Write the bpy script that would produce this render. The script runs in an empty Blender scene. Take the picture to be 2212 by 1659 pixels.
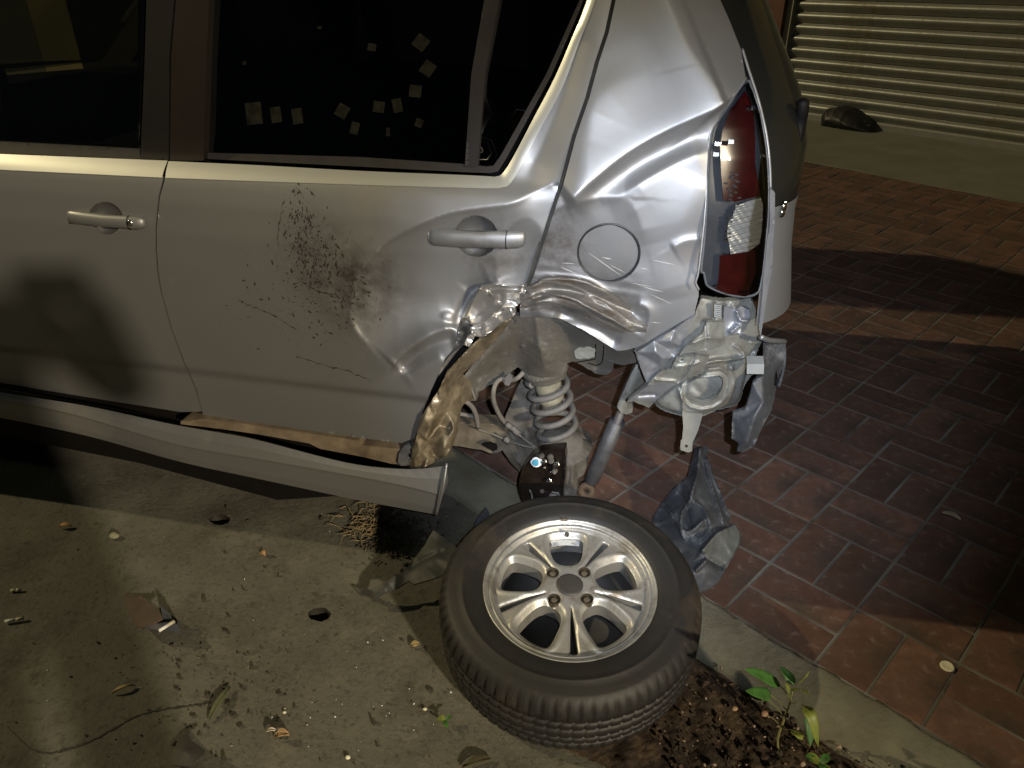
import bpy, bmesh, math, random
import numpy as np
from mathutils import Vector, Matrix
from mathutils.geometry import delaunay_2d_cdt

random.seed(7); RNG = np.random.default_rng(7)
R = math.radians
scene = bpy.context.scene
col = scene.collection

# ------------------------------------------------------------------ camera
PITCH = R(29.1); CAMH = 1.35; F = 1600.0; CU, CV = 1106.0, 829.5
cd = bpy.data.cameras.new('camera'); cam = bpy.data.objects.new('camera', cd); col.objects.link(cam)
cd.sensor_width = 36; cd.lens = 36 * F / 2212; cd.clip_start = .02; cd.clip_end = 300
cam.location = (0, 0, CAMH); cam.rotation_euler = (R(90) - PITCH, 0, 0)
scene.camera = cam

# ------------------------------------------------------------------ light: night street, one high lamp far to the left (sun),
# one low lamp behind on the right, and the photographer's phone light
SUN_EL, SUN_AZ = R(34), R(-10.5)             # light travels towards +x, a little towards the viewer
w = bpy.data.worlds.new('World'); scene.world = w; w.use_nodes = True
nt = w.node_tree; bg = nt.nodes['Background']
sky = nt.nodes.new('ShaderNodeTexSky'); sky.sky_type = 'NISHITA'; sky.sun_disc = False
sky.sun_elevation = SUN_EL; sky.sun_rotation = R(-90) + SUN_AZ
nt.links.new(sky.outputs[0], bg.inputs[0]); bg.inputs[1].default_value = .0028

def lamp(kind, name, loc, energy, color, **kw):
    l = bpy.data.lights.new(name, kind); o = bpy.data.objects.new(name, l); col.objects.link(o)
    o.location = loc; l.energy = energy; l.color = color
    for k, v in kw.items(): setattr(l, k, v)
    return o
def aim(o, d): o.rotation_euler = Vector(d).to_track_quat('-Z', 'Y').to_euler()

sun = lamp('SUN', 'street_lamp_light', (-8, 2, 6), 1.25, (1, .84, .48), angle=R(.6))
aim(sun, (math.cos(SUN_EL) * math.cos(SUN_AZ), math.cos(SUN_EL) * math.sin(SUN_AZ), -math.sin(SUN_EL)))
low = lamp('SPOT', 'low_lamp_light', (4.05, -6.3, 3.75), 3900, (1, .86, .62), shadow_soft_size=.16, spot_size=R(27), spot_blend=.9)  # lamp behind on the right; cone shaped to leave the right paving dark
aim(low, Vector((-1.15, 1.3, .25)) - low.location)
over = lamp('POINT', 'overhead_fill_light', (-.7, -1.5, 6.3), 40, (.92, 1, .58), shadow_soft_size=.25)  # added weak fill from overhead, no lamp known there
torch = lamp('SPOT', 'phone_light', (.05, .0, 1.375), 185, (.80, .87, 1), shadow_soft_size=.006, spot_size=R(53), spot_blend=1)

vs = scene.view_settings; vs.view_transform = 'Standard'; vs.look = 'None'; vs.exposure = 0; vs.gamma = 1
vs.use_curve_mapping = False
cy = scene.cycles; cy.max_bounces = 7; cy.diffuse_bounces = 2; cy.glossy_bounces = 4; cy.transparent_max_bounces = 12
cy.sample_clamp_indirect = 4; cy.use_denoising = True; cy.caustics_reflective = False; cy.caustics_refractive = False

# ------------------------------------------------------------------ picture point -> place
cp, sp = math.cos(PITCH), math.sin(PITCH)
FW = np.array([0, cp, -sp]); UP = np.array([0, sp, cp]); RT = np.array([1., 0, 0]); CAM = np.array([0, 0, CAMH])
def ray(u, v):
    u = np.asarray(u, float); v = np.asarray(v, float)
    return RT * ((u - CU) / F)[..., None] + UP * ((CV - v) / F)[..., None] + FW
def gnd(u, v, h=0.):
    d = ray(u, v); t = (np.asarray(h) - CAMH) / d[..., 2]; return CAM + t[..., None] * d
def at_y(u, v, y):
    d = ray(u, v); t = np.asarray(y) / d[..., 1]; return CAM + t[..., None] * d
def project(P):
    q = np.asarray(P, float) - CAM; z = q @ FW; return np.stack([CU + F * (q @ RT) / z, CV - F * (q @ UP) / z], -1)
aim(torch, ray(1475, 745) - np.array([.05, 0, .025]) / 1.7)

def cr(c, pts):
    ox, oy, wd = c[:3]; iw = c[3] if len(c) > 3 else 2212
    k = .864063; s = wd / iw * k
    return [(ox * k + p[0] * s, oy * k + p[1] * s) + tuple(p[2:]) for p in pts]
A1 = (0, 0, 900); A2 = (800, 0, 900); A3 = (1660, 0, 900); A4 = (0, 600, 900); A5 = (800, 600, 900); A6 = (1660, 600, 900)
B7 = (0, 1245, 900); B8 = (800, 1245, 900); B9 = (1660, 1245, 900)
D_ = (1150, 750, 500); E_ = (1550, 700, 500); G_ = (1150, 1050, 500)
L1 = (960, 680, 400); L2 = (960, 930, 400); L3 = (1300, 640, 400); L4 = (1560, 1080, 400, 1659); L5 = (860, 1260, 400); L6 = (1800, 1600, 500)

# car frame: x = towards its tail (s), y = into the car (n), z = up
YAW, TIP = R(11.5), R(1.0)
es = np.array([math.cos(YAW) * math.cos(TIP), -math.sin(YAW) * math.cos(TIP), -math.sin(TIP)])
en = np.array([math.sin(YAW), math.cos(YAW), 0.]); ez = np.cross(es, en)
RC = np.stack([es, en, ez], 1); CO = np.array([0, 1.45, 0.]); CL = RC.T @ (CAM - CO)
def car_at(u, v, n):
    r = ray(u, v) @ RC; t = (np.asarray(n) - CL[1]) / r[..., 1]; return CL + t[..., None] * r
def to_car(P): return (np.asarray(P) - CO) @ RC
def from_car(p): return CO + np.asarray(p) @ RC.T
WID = 1.64                                            # car width
_z = np.linspace(-.5, 2.2, 2701)
_g = np.exp(-.5 * (np.arange(-30, 31) / 7.) ** 2); _g2 = np.exp(-.5 * (np.arange(-90, 91) / 30.) ** 2)
_low = [[-.5, .10], [.08, .09], [.2, .07], [.30, .058], [.40, .046], [.447, .042], [.462, .026], [.55, .016], [.65, .006], [.75, -.002], [.83, -.006]]
def _tab(k, g): k = np.array(k); d = np.interp(_z, k[:, 0], k[:, 1]); m = len(g) // 2; return np.convolve(np.pad(d, m, 'edge'), g / g.sum(), 'valid')
_dd = _tab(_low + [[.90, -.002], [.935, .006], [.958, .016], [.985, .046], [1.02, .058], [1.1, .077], [1.2, .103], [1.3, .133], [1.4, .175], [1.46, .215], [1.50, .265], [1.54, .36], [2.2, .9]], _g)
_dq = _tab(_low + [[.95, .004], [1.1, .042], [1.2, .076], [1.3, .116], [1.4, .168], [1.46, .215], [1.50, .265], [1.54, .36], [2.2, .9]], _g2)
def bz(z, s=-1.):
    w_ = np.clip((np.asarray(s) - .0) / .13, 0, 1); w_ = w_ * w_ * (3 - 2 * w_); return (1 - w_) * np.interp(z, _z, _dd) + w_ * np.interp(z, _z, _dq)
RR = .25
_sil = np.array([(1600, -190), (1662, 0), (1700, 100), (1735, 190), (1748, 250), (1751, 310), (1738, 380), (1722, 450), (1714, 530), (1713, 620), (1711, 700), (1708, 730)], float)
_ps = car_at(_sil[:, 0], _sil[:, 1], .22)
for _i in range(5): _ps = car_at(_sil[:, 0], _sil[:, 1], bz(_ps[:, 2], 1.) + .84 * RR)
_o = np.argsort(_ps[:, 2]); S0Z, S0S = _ps[_o, 2], _ps[_o, 0] - .988 * RR
def s0(z): return np.interp(z, S0Z, S0S)
def base(s, z):
    q = np.clip((s - s0(z)) / RR, 0, .995); return bz(z, s) + RR * (1 - np.sqrt(1 - q * q))
def car_surf(u, v, extra=0.):
    u = np.asarray(u, float); v = np.asarray(v, float); n = np.full(u.shape, .02)
    for _ in range(9):
        p = car_at(u, v, n); n = .4 * n + .6 * (base(p[..., 0], p[..., 2]) + extra)
    return car_at(u, v, n)

# ------------------------------------------------------------------ objects
def tag(o, label=None, cat=None, group=None, kind=None):
    for k, v in (('label', label), ('category', cat), ('group', group), ('kind', kind)):
        if v: o[k] = v
    return o
def empty(name, loc=(0, 0, 0), M=None):
    o = bpy.data.objects.new(name, None); col.objects.link(o)
    if M is not None: o.matrix_world = M
    else: o.location = loc
    o.empty_display_size = .1
    return o
def obj(name, V, faces, mat, parent=None, smooth=True, mats=None, fm=None):
    me = bpy.data.meshes.new(name); me.from_pydata([tuple(map(float, p)) for p in V], [], [tuple(map(int, f)) for f in faces])
    me.validate(); me.update()
    for m in (mats or [mat]): me.materials.append(m)
    if fm is not None: me.polygons.foreach_set('material_index', fm)
    me.polygons.foreach_set('use_smooth', [smooth] * len(me.polygons))
    o = bpy.data.objects.new(name, me); col.objects.link(o)
    if parent: o.parent = parent
    return o
def copy_tree(o, parent=None):
    c = o.copy(); col.objects.link(c); c.parent = parent
    for ch in list(o.children): copy_tree(ch, c)
    return c
class MB:
    def __init__(s): s.V = []; s.F = []
    def add(s, V, Fc):
        b = len(s.V); s.V += [tuple(map(float, p)) for p in V]; s.F += [tuple(int(i) + b for i in f) for f in Fc]; return s
    def box(s, c, h, rot=None):
        P = np.array([(x, y, z) for x in (-1, 1) for y in (-1, 1) for z in (-1, 1)], float) * np.array(h)
        if rot is not None: P = P @ np.array(rot).T
        return s.add(P + np.array(c), [(0, 1, 3, 2), (4, 6, 7, 5), (0, 4, 5, 1), (2, 3, 7, 6), (0, 2, 6, 4), (1, 5, 7, 3)])
    def tube(s, pts, r, seg=10, caps=True, closed=False):
        P = np.array(pts, float); n = len(P); r = np.broadcast_to(np.asarray(r, float), (n,))
        T = np.gradient(P, axis=0)
        if closed: T = np.roll(P, -1, 0) - np.roll(P, 1, 0)
        T /= np.linalg.norm(T, axis=1)[:, None] + 1e-12
        a = np.array([0, 0, 1.]) if abs(T[0][2]) < .9 else np.array([1., 0, 0])
        U = np.cross(T[0], a); U /= np.linalg.norm(U); ring = []
        for i in range(n):
            U = U - T[i] * (U @ T[i]); U /= np.linalg.norm(U) + 1e-12; W = np.cross(T[i], U)
            t = np.linspace(0, 2 * math.pi, seg, endpoint=False)
            ring.append(P[i] + r[i] * (np.cos(t)[:, None] * U + np.sin(t)[:, None] * W))
        V = np.concatenate(ring); Fc = []
        for i in range(n if closed else n - 1):
            j = (i + 1) % n
            for k in range(seg): Fc.append((i * seg + k, i * seg + (k + 1) % seg, j * seg + (k + 1) % seg, j * seg + k))
        if caps and not closed: Fc += [tuple(range(seg))[::-1], tuple((n - 1) * seg + k for k in range(seg))]
        return s.add(V, Fc)
    def lathe(s, prof, seg=48, M=None, a0=0, a1=2 * math.pi):
        full = abs(a1 - a0 - 2 * math.pi) < 1e-6
        t = np.linspace(a0, a1, seg, endpoint=not full); V = []
        for r, z in prof: V.append(np.stack([r * np.cos(t), r * np.sin(t), np.full(seg, z)], 1))
        V = np.concatenate(V)
        if M is not None: V = V @ np.array(M)[:3, :3].T + np.array(M)[:3, 3]
        Fc = []
        for i in range(len(prof) - 1):
            for k in range(seg if full else seg - 1): Fc.append((i * seg + k, i * seg + (k + 1) % seg, (i + 1) * seg + (k + 1) % seg, (i + 1) * seg + k))
        return s.add(V, Fc)
    def build(s, name, mat, parent=None, smooth=True): return obj(name, s.V, s.F, mat, parent, smooth)
def axes(zdir, at, xdir=(1, 0, 0)):
    z = np.array(zdir, float); z /= np.linalg.norm(z); x = np.array(xdir, float); x = x - z * (x @ z); x /= np.linalg.norm(x)
    m = np.eye(4); m[:3, 0] = x; m[:3, 1] = np.cross(z, x); m[:3, 2] = z; m[:3, 3] = at; return m
def spline(pts, n=40, closed=False):
    P = np.array(pts, float)
    if closed: P = np.vstack([P[-1], P, P[0], P[1]])
    else: P = np.vstack([2 * P[0] - P[1], P, 2 * P[-1] - P[-2]])
    m = len(P) - 3; out = []
    for x in np.linspace(0, m, n, endpoint=not closed):
        i = min(int(x), m - 1); t = x - i; a, b, c, d = P[i:i + 4]
        out.append(.5 * (2 * b + (c - a) * t + (2 * a - 5 * b + 4 * c - d) * t * t + (3 * b - a - 3 * c + d) * t ** 3))
    return np.array(out)

# ------------------------------------------------------------------ sheets: a traced outline filled with a fine mesh
def inside(P, poly):
    poly = np.asarray(poly, float); x, y = P[:, 0], P[:, 1]; r = np.zeros(len(P), bool)
    x1, y1 = poly[:, 0], poly[:, 1]; x2, y2 = np.roll(x1, -1), np.roll(y1, -1)
    for a, b, c, d in zip(x1, y1, x2, y2):
        if b == d: continue
        r ^= ((b > y) != (d > y)) & (x < (c - a) * (y - b) / (d - b) + a)
    return r
def resample(poly, sp):
    poly = np.asarray(poly, float); out = []
    for a, b in zip(poly, np.roll(poly, -1, 0)):
        k = max(1, int(round(np.linalg.norm(b - a) / sp)))
        for i in range(k): out.append(a + (b - a) * i / k)
    return np.array(out)
def edge_dist(P, poly):
    poly = np.asarray(poly, float); best = np.full(len(P), 1e9)
    for a, b in zip(poly, np.roll(poly, -1, 0)):
        ab = b - a; t = np.clip(((P - a) @ ab) / (ab @ ab + 1e-12), 0, 1); best = np.minimum(best, np.linalg.norm(P - a - t[:, None] * ab, axis=1))
    return best
def mesh2d(poly, sp, holes=(), jag=0):
    loops = [resample(q, sp) for q in [poly] + list(holes)]
    if jag: loops[0] = loops[0] + RNG.normal(0, jag, loops[0].shape)
    lo, hi = loops[0].min(0), loops[0].max(0)
    gy = np.arange(lo[1], hi[1] + sp, sp * .866); G = []
    for i, y in enumerate(gy): G.append(np.stack([np.arange(lo[0], hi[0] + sp, sp) + (i % 2) * sp / 2, np.full(len(np.arange(lo[0], hi[0] + sp, sp)), y)], 1))
    G = np.concatenate(G); G = G[inside(G, loops[0])]
    for q in loops[1:]: G = G[~inside(G, q)]
    for q in loops: G = G[edge_dist(G, q) > .55 * sp]
    V = np.concatenate(loops + [G]); Ed = []; b = 0
    for q in loops:
        m = len(q); Ed += [(b + i, b + (i + 1) % m) for i in range(m)]; b += m
    res = delaunay_2d_cdt([Vector(p) for p in V], Ed, [], 0, 1e-6)
    P = np.array([tuple(p) for p in res[0]]); T = np.array([f for f in res[2] if len(f) == 3])
    c = P[T].mean(1); ok = inside(c, loops[0])
    for q in loops[1:]: ok &= ~inside(c, q)
    T = T[ok]
    a = P[T]; ar = (a[:, 1, 0] - a[:, 0, 0]) * (a[:, 2, 1] - a[:, 0, 1]) - (a[:, 1, 1] - a[:, 0, 1]) * (a[:, 2, 0] - a[:, 0, 0])
    T[ar > 0] = T[ar > 0][:, ::-1]
    return P, T
def sheet(name, poly, mapf, mat, parent=None, sp=6, holes=(), thick=.012, tdir=(0, 1, 0), jag=0, smooth=True, back=False):
    P, T = mesh2d(poly, sp, holes, jag)
    V = mapf(P[:, 0], P[:, 1]); Fc = [tuple(t) for t in T]
    if thick:
        cnt = {}
        for t in T:
            for i in range(3):
                e = (t[i], t[(i + 1) % 3]); k = (min(e), max(e)); cnt.setdefault(k, []).append(e)
        be = [v[0] for v in cnt.values() if len(v) == 1]; n0 = len(V); td = np.array(tdir, float)
        if back:
            V = np.vstack([V, V + td * thick]); Fc += [tuple(int(i) + n0 for i in t[::-1]) for t in T]; n0 = len(V)
        ids = sorted({i for e in be for i in e}); m = {i: n0 + k for k, i in enumerate(ids)}; kk = len(ids)
        V = np.vstack([V, V[ids], V[ids] + td * thick])
        Fc += [(m[b], m[a], m[a] + kk, m[b] + kk) for a, b in be]
    return obj(name, V, Fc, mat, parent, smooth)
def facets(ctrl):
    C = np.array(ctrl, float); r = delaunay_2d_cdt([Vector(p[:2]) for p in C], [], [], 0, 1e-6)
    T = np.array([f for f in r[2] if len(f) == 3]); orig = [o[0] if len(o) else 0 for o in r[3]]; X = np.array([tuple(p) for p in r[0]]); Z = C[orig, 2]
    def f(u, v):
        P = np.stack([u, v], 1); out = np.full(len(P), np.nan)
        for t in T:
            a, b, c = X[t]; M = np.array([b - a, c - a]).T; dt = np.linalg.det(M)
            if abs(dt) < 1e-9: continue
            l = (P - a) @ np.linalg.inv(M).T; ok = (l[:, 0] > -1e-6) & (l[:, 1] > -1e-6) & (l.sum(1) < 1 + 1e-6)
            out[ok] = Z[t[0]] + l[ok, 0] * (Z[t[1]] - Z[t[0]]) + l[ok, 1] * (Z[t[2]] - Z[t[0]])
        bad = np.isnan(out)
        if bad.any():
            d = np.linalg.norm(P[bad][:, None] - C[None, :, :2], axis=2); w_ = 1 / (d + 1) ** 3; out[bad] = (w_ * C[:, 2]).sum(1) / w_.sum(1)
        return out
    return f
def soft(ctrl, k=.35):
    f, g = facets(ctrl), rbf(ctrl); return lambda u, v: k * f(u, v) + (1 - k) * g(u, v)
def rbf(ctrl, smooth=1.):
    C = np.array(ctrl, float); n = len(C); d = np.linalg.norm(C[:, None, :2] - C[None, :, :2], axis=2)
    A = np.zeros((n + 3, n + 3)); A[:n, :n] = -d; A[:n, n] = 1; A[:n, n + 1:] = C[:, :2]; A[n, :n] = 1; A[n + 1:, :n] = C[:, :2].T
    w_ = np.linalg.lstsq(A, np.concatenate([C[:, 2], np.zeros(3)]), rcond=None)[0]
    def f(u, v):
        P = np.stack([u, v], 1); D = np.linalg.norm(P[:, None] - C[None, :, :2], axis=2); return -(D @ w_[:n]) + w_[n] + P @ w_[n + 1:]
    return f
def polyd(poly, u, v):
    P = np.stack([u, v], -1); best = np.full(len(P), 1e9); sd = np.zeros(len(P)); par = np.zeros(len(P)); poly = np.array(poly, float)
    L = np.concatenate([[0], np.cumsum(np.linalg.norm(np.diff(poly, axis=0), axis=1))])
    for i in range(len(poly) - 1):
        a, b = poly[i], poly[i + 1]; ab = b - a; l = np.linalg.norm(ab); t = np.clip(((P - a) @ ab) / (l * l), 0, 1)
        q = P - a - t[:, None] * ab; d = np.linalg.norm(q, axis=1); m = d < best; best[m] = d[m]
        sg = np.sign(ab[0] * (P[:, 1] - a[1]) - ab[1] * (P[:, 0] - a[0])); sd[m] = (sg * d)[m]; par[m] = ((L[i] + t * l) / L[-1])[m]
    return best, sd, par
def ridge(u, v, poly, h, wl, wr, p=1.4, ends=(.12, .12)):
    """raised fold along a line; wl = width on the left of travel (picture up for a line going right), wr on the right"""
    poly = spline(poly, 4 * len(poly)); d, sd, t = polyd(poly, u, v); wd = np.where(sd < 0, wl, wr)
    e = np.clip(t / max(ends[0], 1e-3) + .25, 0, 1) * np.clip((1 - t) / max(ends[1], 1e-3) + .25, 0, 1)
    return h * e * np.exp(-(d / wd) ** p)
def bowl(u, v, c, rx, ry, dep, rot=0, p=1.):
    a = R(rot); x = (u - c[0]) * math.cos(a) + (v - c[1]) * math.sin(a); y = -(u - c[0]) * math.sin(a) + (v - c[1]) * math.cos(a)
    q = np.clip(1 - (x / rx) ** 2 - (y / ry) ** 2, 0, 1); return dep * q ** p
def wob(u, v, sc, seed=0):
    r = np.random.default_rng(seed); o = 0
    for i in range(7):
        a, b, c = r.normal(0, 1, 2).tolist() + [r.uniform(0, 6.28)]; o = o + np.sin((a * u + b * v) / sc + c)
    return o / 7

# ------------------------------------------------------------------ materials
def mat(name, c, rough=.6, metal=0., var=.15, scale=12., bump=0., bscale=120., coat=0., dirt=None, rnd=0., stretch=None, spec=.5, detail=6, spots=()):
    m = bpy.data.materials.new(name); m.use_nodes = True; t = m.node_tree; N = t.nodes; L = t.links; b = N['Principled BSDF']
    tc = N.new('ShaderNodeTexCoord'); src = tc.outputs['Object']
    if stretch:
        mp = N.new('ShaderNodeMapping'); mp.inputs['Scale'].default_value = stretch; L.new(src, mp.inputs[0]); src = mp.outputs[0]
    def noise(sc, det=detail, ro=.6):
        n = N.new('ShaderNodeTexNoise'); n.inputs['Scale'].default_value = sc; n.inputs['Detail'].default_value = det; n.inputs['Roughness'].default_value = ro; L.new(src, n.inputs['Vector']); return n
    n1 = noise(scale); rp = N.new('ShaderNodeValToRGB'); L.new(n1.outputs[0], rp.inputs[0])
    c = np.array(c, float); rp.color_ramp.elements[0].position = .3; rp.color_ramp.elements[1].position = .7
    rp.color_ramp.elements[0].color = (*np.clip(c * (1 - var), 0, 1), 1); rp.color_ramp.elements[1].color = (*np.clip(c * (1 + var), 0, 1), 1)
    out = rp.outputs[0]
    if rnd:
        oi = N.new('ShaderNodeObjectInfo'); hs = N.new('ShaderNodeHueSaturation')
        mr = N.new('ShaderNodeMapRange'); mr.inputs['To Min'].default_value = 1 - rnd; mr.inputs['To Max'].default_value = 1 + rnd
        L.new(oi.outputs['Random'], mr.inputs[0]); L.new(mr.outputs[0], hs.inputs['Value']); L.new(out, hs.inputs['Color']); out = hs.outputs[0]
    if dirt:
        for dc, amt, dsc in dirt:
            n2 = noise(dsc, 8, .65); r2 = N.new('ShaderNodeValToRGB'); L.new(n2.outputs[0], r2.inputs[0])
            r2.color_ramp.elements[0].position = max(0, .62 - amt * .5); r2.color_ramp.elements[1].position = min(1, .80 - amt * .35)
            mx = N.new('ShaderNodeMix'); mx.data_type = 'RGBA'; L.new(r2.outputs[0], mx.inputs[0]); L.new(out, mx.inputs[6]); mx.inputs[7].default_value = (*dc, 1); out = mx.outputs[2]
            if metal > 0:
                ma = N.new('ShaderNodeMath'); ma.operation = 'MULTIPLY_ADD'; L.new(r2.outputs[0], ma.inputs[0]); ma.inputs[1].default_value = -metal * .9; ma.inputs[2].default_value = metal; L.new(ma.outputs[0], b.inputs['Metallic'])
    for ce_, rad_, dc, amt, dsc in spots:
        vd = N.new('ShaderNodeVectorMath'); vd.operation = 'DISTANCE'; L.new(tc.outputs['Object'], vd.inputs[0]); vd.inputs[1].default_value = ce_
        mr = N.new('ShaderNodeMapRange'); mr.interpolation_type = 'SMOOTHSTEP'; L.new(vd.outputs['Value'], mr.inputs[0]); mr.inputs['From Min'].default_value = 0; mr.inputs['From Max'].default_value = rad_; mr.inputs['To Min'].default_value = amt; mr.inputs['To Max'].default_value = 0
        n4 = noise(dsc, 9, .7); r4 = N.new('ShaderNodeValToRGB'); L.new(n4.outputs[0], r4.inputs[0]); r4.color_ramp.elements[0].position = .38; r4.color_ramp.elements[1].position = .62
        mu = N.new('ShaderNodeMath'); mu.operation = 'MULTIPLY'; L.new(mr.outputs[0], mu.inputs[0]); L.new(r4.outputs[0], mu.inputs[1])
        mx = N.new('ShaderNodeMix'); mx.data_type = 'RGBA'; L.new(mu.outputs[0], mx.inputs[0]); L.new(out, mx.inputs[6]); mx.inputs[7].default_value = (*dc, 1); out = mx.outputs[2]
    L.new(out, b.inputs['Base Color']); b.inputs['Roughness'].default_value = rough
    if not (dirt and metal > 0): b.inputs['Metallic'].default_value = metal
    b.inputs['Specular IOR Level'].default_value = spec
    if coat: b.inputs['Coat Weight'].default_value = coat; b.inputs['Coat Roughness'].default_value = .28 if 'paint' in name else .12
    if bump:
        n3 = noise(bscale, 6, .65); bp = N.new('ShaderNodeBump'); bp.inputs['Strength'].default_value = 1; bp.inputs['Distance'].default_value = bump
        L.new(n3.outputs[0], bp.inputs['Height']); L.new(bp.outputs[0], b.inputs['Normal'])
    return m
def glass(name, tint, gl=.04):
    m = bpy.data.materials.new(name); m.use_nodes = True; t = m.node_tree; N = t.nodes; L = t.links
    for n in list(N):
        if n.type != 'OUTPUT_MATERIAL': N.remove(n)
    o = [n for n in N if n.type == 'OUTPUT_MATERIAL'][0]
    tr = N.new('ShaderNodeBsdfTransparent'); tr.inputs[0].default_value = (*tint, 1)
    g = N.new('ShaderNodeBsdfGlossy'); g.inputs['Roughness'].default_value = .03; g.inputs[0].default_value = (1, 1, 1, 1)
    fr = N.new('ShaderNodeFresnel'); fr.inputs[0].default_value = 1.5; mx = N.new('ShaderNodeMixShader')
    L.new(fr.outputs[0], mx.inputs[0]); L.new(tr.outputs[0], mx.inputs[1]); L.new(g.outputs[0], mx.inputs[2]); L.new(mx.outputs[0], o.inputs[0])
    return m
def _sp(u, v): return tuple(float(x) for x in car_at(u, v, .0))
PSP = [(_sp(1075, 560), .15, (.085, .068, .05), .75, 14), (_sp(770, 625), .17, (.035, .027, .018), .85, 16), (_sp(900, 770), .08, (.16, .14, .11), .7, 20), (_sp(690, 560), .15, (.05, .04, .028), .5, 38)]
QSP = [(_sp(1195, 540), .13, (.06, .042, .03), .9, 12), (_sp(1230, 660), .14, (.055, .045, .035), .85, 16), (_sp(1340, 640), .10, (.09, .08, .07), .6, 22)]
PAINT = mat('silver_paint', (.28, .28, .282), .53, .76, .04, 3, .00012, 1100, .35, dirt=[((.14, .12, .09), .10, 2.2)], spots=PSP)
PAINTQ = mat('silver_paint_scuffed', (.27, .27, .275), .52, .8, .04, 4, .00012, 1100, .35, dirt=[((.14, .115, .09), .10, 3)], spots=QSP)
BEAD = mat('lit_bead_paint', (.62, .62, .58), .42, .7, .05, 3, 0, 100, .3)  # body silver made paler, the lamp's gleam put into the colour
BARE = mat('bright_torn_paint', (.50, .48, .45), .30, .85, .08, 30, .0003, 160, .2, dirt=[((.15, .11, .06), .12, 30)])
LIPM = mat('muddy_torn_steel', (.27, .22, .145), .5, .35, .35, 25, .0018, 110, .1, dirt=[((.11, .085, .05), .5, 18), ((.045, .035, .024), .2, 30)])
SILLM = mat('muddy_sill', (.20, .155, .105), .7, .1, .3, 14, .001, 90, dirt=[((.11, .08, .05), .4, 12)])
FOLD = mat('scraped_fold_metal', (.22, .21, .195), .42, .6, .4, 14, .0012, 70, .15, dirt=[((.055, .042, .03), .5, 14)], stretch=(1, 1, 5))
WELL = mat('dusty_underseal', (.112, .105, .09), .85, 0, .3, 18, .0025, 130, dirt=[((.24, .23, .20), .12, 40), ((.07, .058, .042), .38, 9)])
ARM = mat('dusty_steel_arm', (.115, .105, .09), .8, .1, .3, 25, .0015, 120, dirt=[((.05, .042, .032), .4, 14), ((.18, .165, .14), .1, 30)])
SPRING = mat('dusty_spring_steel', (.135, .128, .12), .7, .15, .2, 40, .0006, 300)
STEEL = mat('pale_primer_steel', (.25, .255, .235), .5, .35, .16, 18, .0010, 70, .15, dirt=[((.13, .12, .10), .4, 12), ((.06, .055, .045), .14, 26)])
STEELB = mat('blue_grey_crushed_steel', (.24, .25, .275), .45, .5, .15, 18, .001, 60, .2, dirt=[((.17, .16, .15), .25, 16)])
PLAST = mat('dark_grey_plastic', (.055, .06, .068), .55, 0, .25, 15, .0006, 200, dirt=[((.13, .12, .11), .2, 12)])
PLASTG = mat('scuffed_grey_plastic', (.045, .048, .053), .55, 0, .35, 14, .0008, 120, dirt=[((.16, .16, .165), .2, 20), ((.03, .03, .033), .3, 11)])
BLACK = mat('black_trim', (.005, .0042, .004), .6, 0, .2, 20, spec=.2)
SEAL = mat('dark_rubber_seal', (.022, .020, .019), .65, 0, .15, 30, spec=.2)
VOID = mat('cabin_dark_cloth', (.008, .008, .0075), .95, 0, .2, 30, spec=.03)
DRUM = mat('oily_black_drum', (.018, .013, .010), .22, .3, .4, 25, .001, 90, .5)
CHROME = mat('bright_metal', (.7, .7, .7), .18, 1, .05, 30)
GLASSD = glass('tinted_glass_dark', (.014, .013, .012)); GLASSF = glass('tinted_glass_front', (.34, .35, .27)); CLEAR = glass('clear_lamp_lens', (.82, .82, .82))
RED = mat('red_lamp_lens', (.024, .002, .002), .2, 0, .5, 25, 0, 100, .6)
WHITEL = mat('ribbed_clear_lens', (.34, .35, .35), .25, .5, .15, 60, 0, 10, .6)
LAMPH = mat('lamp_housing', (.06, .065, .075), .25, .3, .2, 20, 0, 10, .4)
# ================================================================== SETTING
street_th = R(-44.86); d1 = np.array([math.cos(street_th), math.sin(street_th)]); d2 = np.array([-math.sin(street_th), math.cos(street_th)])
BO = np.array([.67586, 1.78832]); CELL = .22823
def cell(i, j): return BO + CELL * (i * d1 + j * d2)

CONC = mat('worn_concrete', (.120, .114, .088), .85, 0, .25, 2.2, .0022, 70, dirt=[((.070, .064, .048), .36, 2.1), ((.17, .155, .12), .07, 9), ((.045, .038, .028), .16, 5), ((.05, .042, .03), .10, 22), ((.19, .175, .14), .10, 140), ((.035, .03, .024), .16, 80)])
holes_px = [[(u + a * math.cos(t), v + b * math.sin(t)) for t in np.linspace(0, 2 * math.pi, 18, endpoint=False)] for u, v, a, b in ((475, 1122, 22, 12), (690, 1327, 25, 15))]
hol = [gnd(*np.array(h).T, -.03)[:, :2] for h in holes_px]
for h in hol: h += RNG.normal(0, .0012, h.shape)
def ground_with_holes():
    outer = [(-45, -35), (45, -35), (45, 70), (-45, 70)]
    loops = [np.array(outer, float)] + hol; V = np.concatenate(loops); Ed = []; b = 0
    for q in loops:
        m = len(q); Ed += [(b + i, b + (i + 1) % m) for i in range(m)]; b += m
    r = delaunay_2d_cdt([Vector(p) for p in V], Ed, [], 0, 1e-6); X = np.array([tuple(p) for p in r[0]]); Tt = np.array(r[2]); c = X[Tt].mean(1)
    ok = np.ones(len(Tt), bool)
    for q in hol: ok &= ~inside(c, q)
    return obj('road', np.c_[X, np.full(len(X), -.03)], Tt[ok], CONC, None, False)
road = tag(ground_with_holes(), 'worn grey concrete road surface with stains and small holes beside the silver car', kind='structure')
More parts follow.
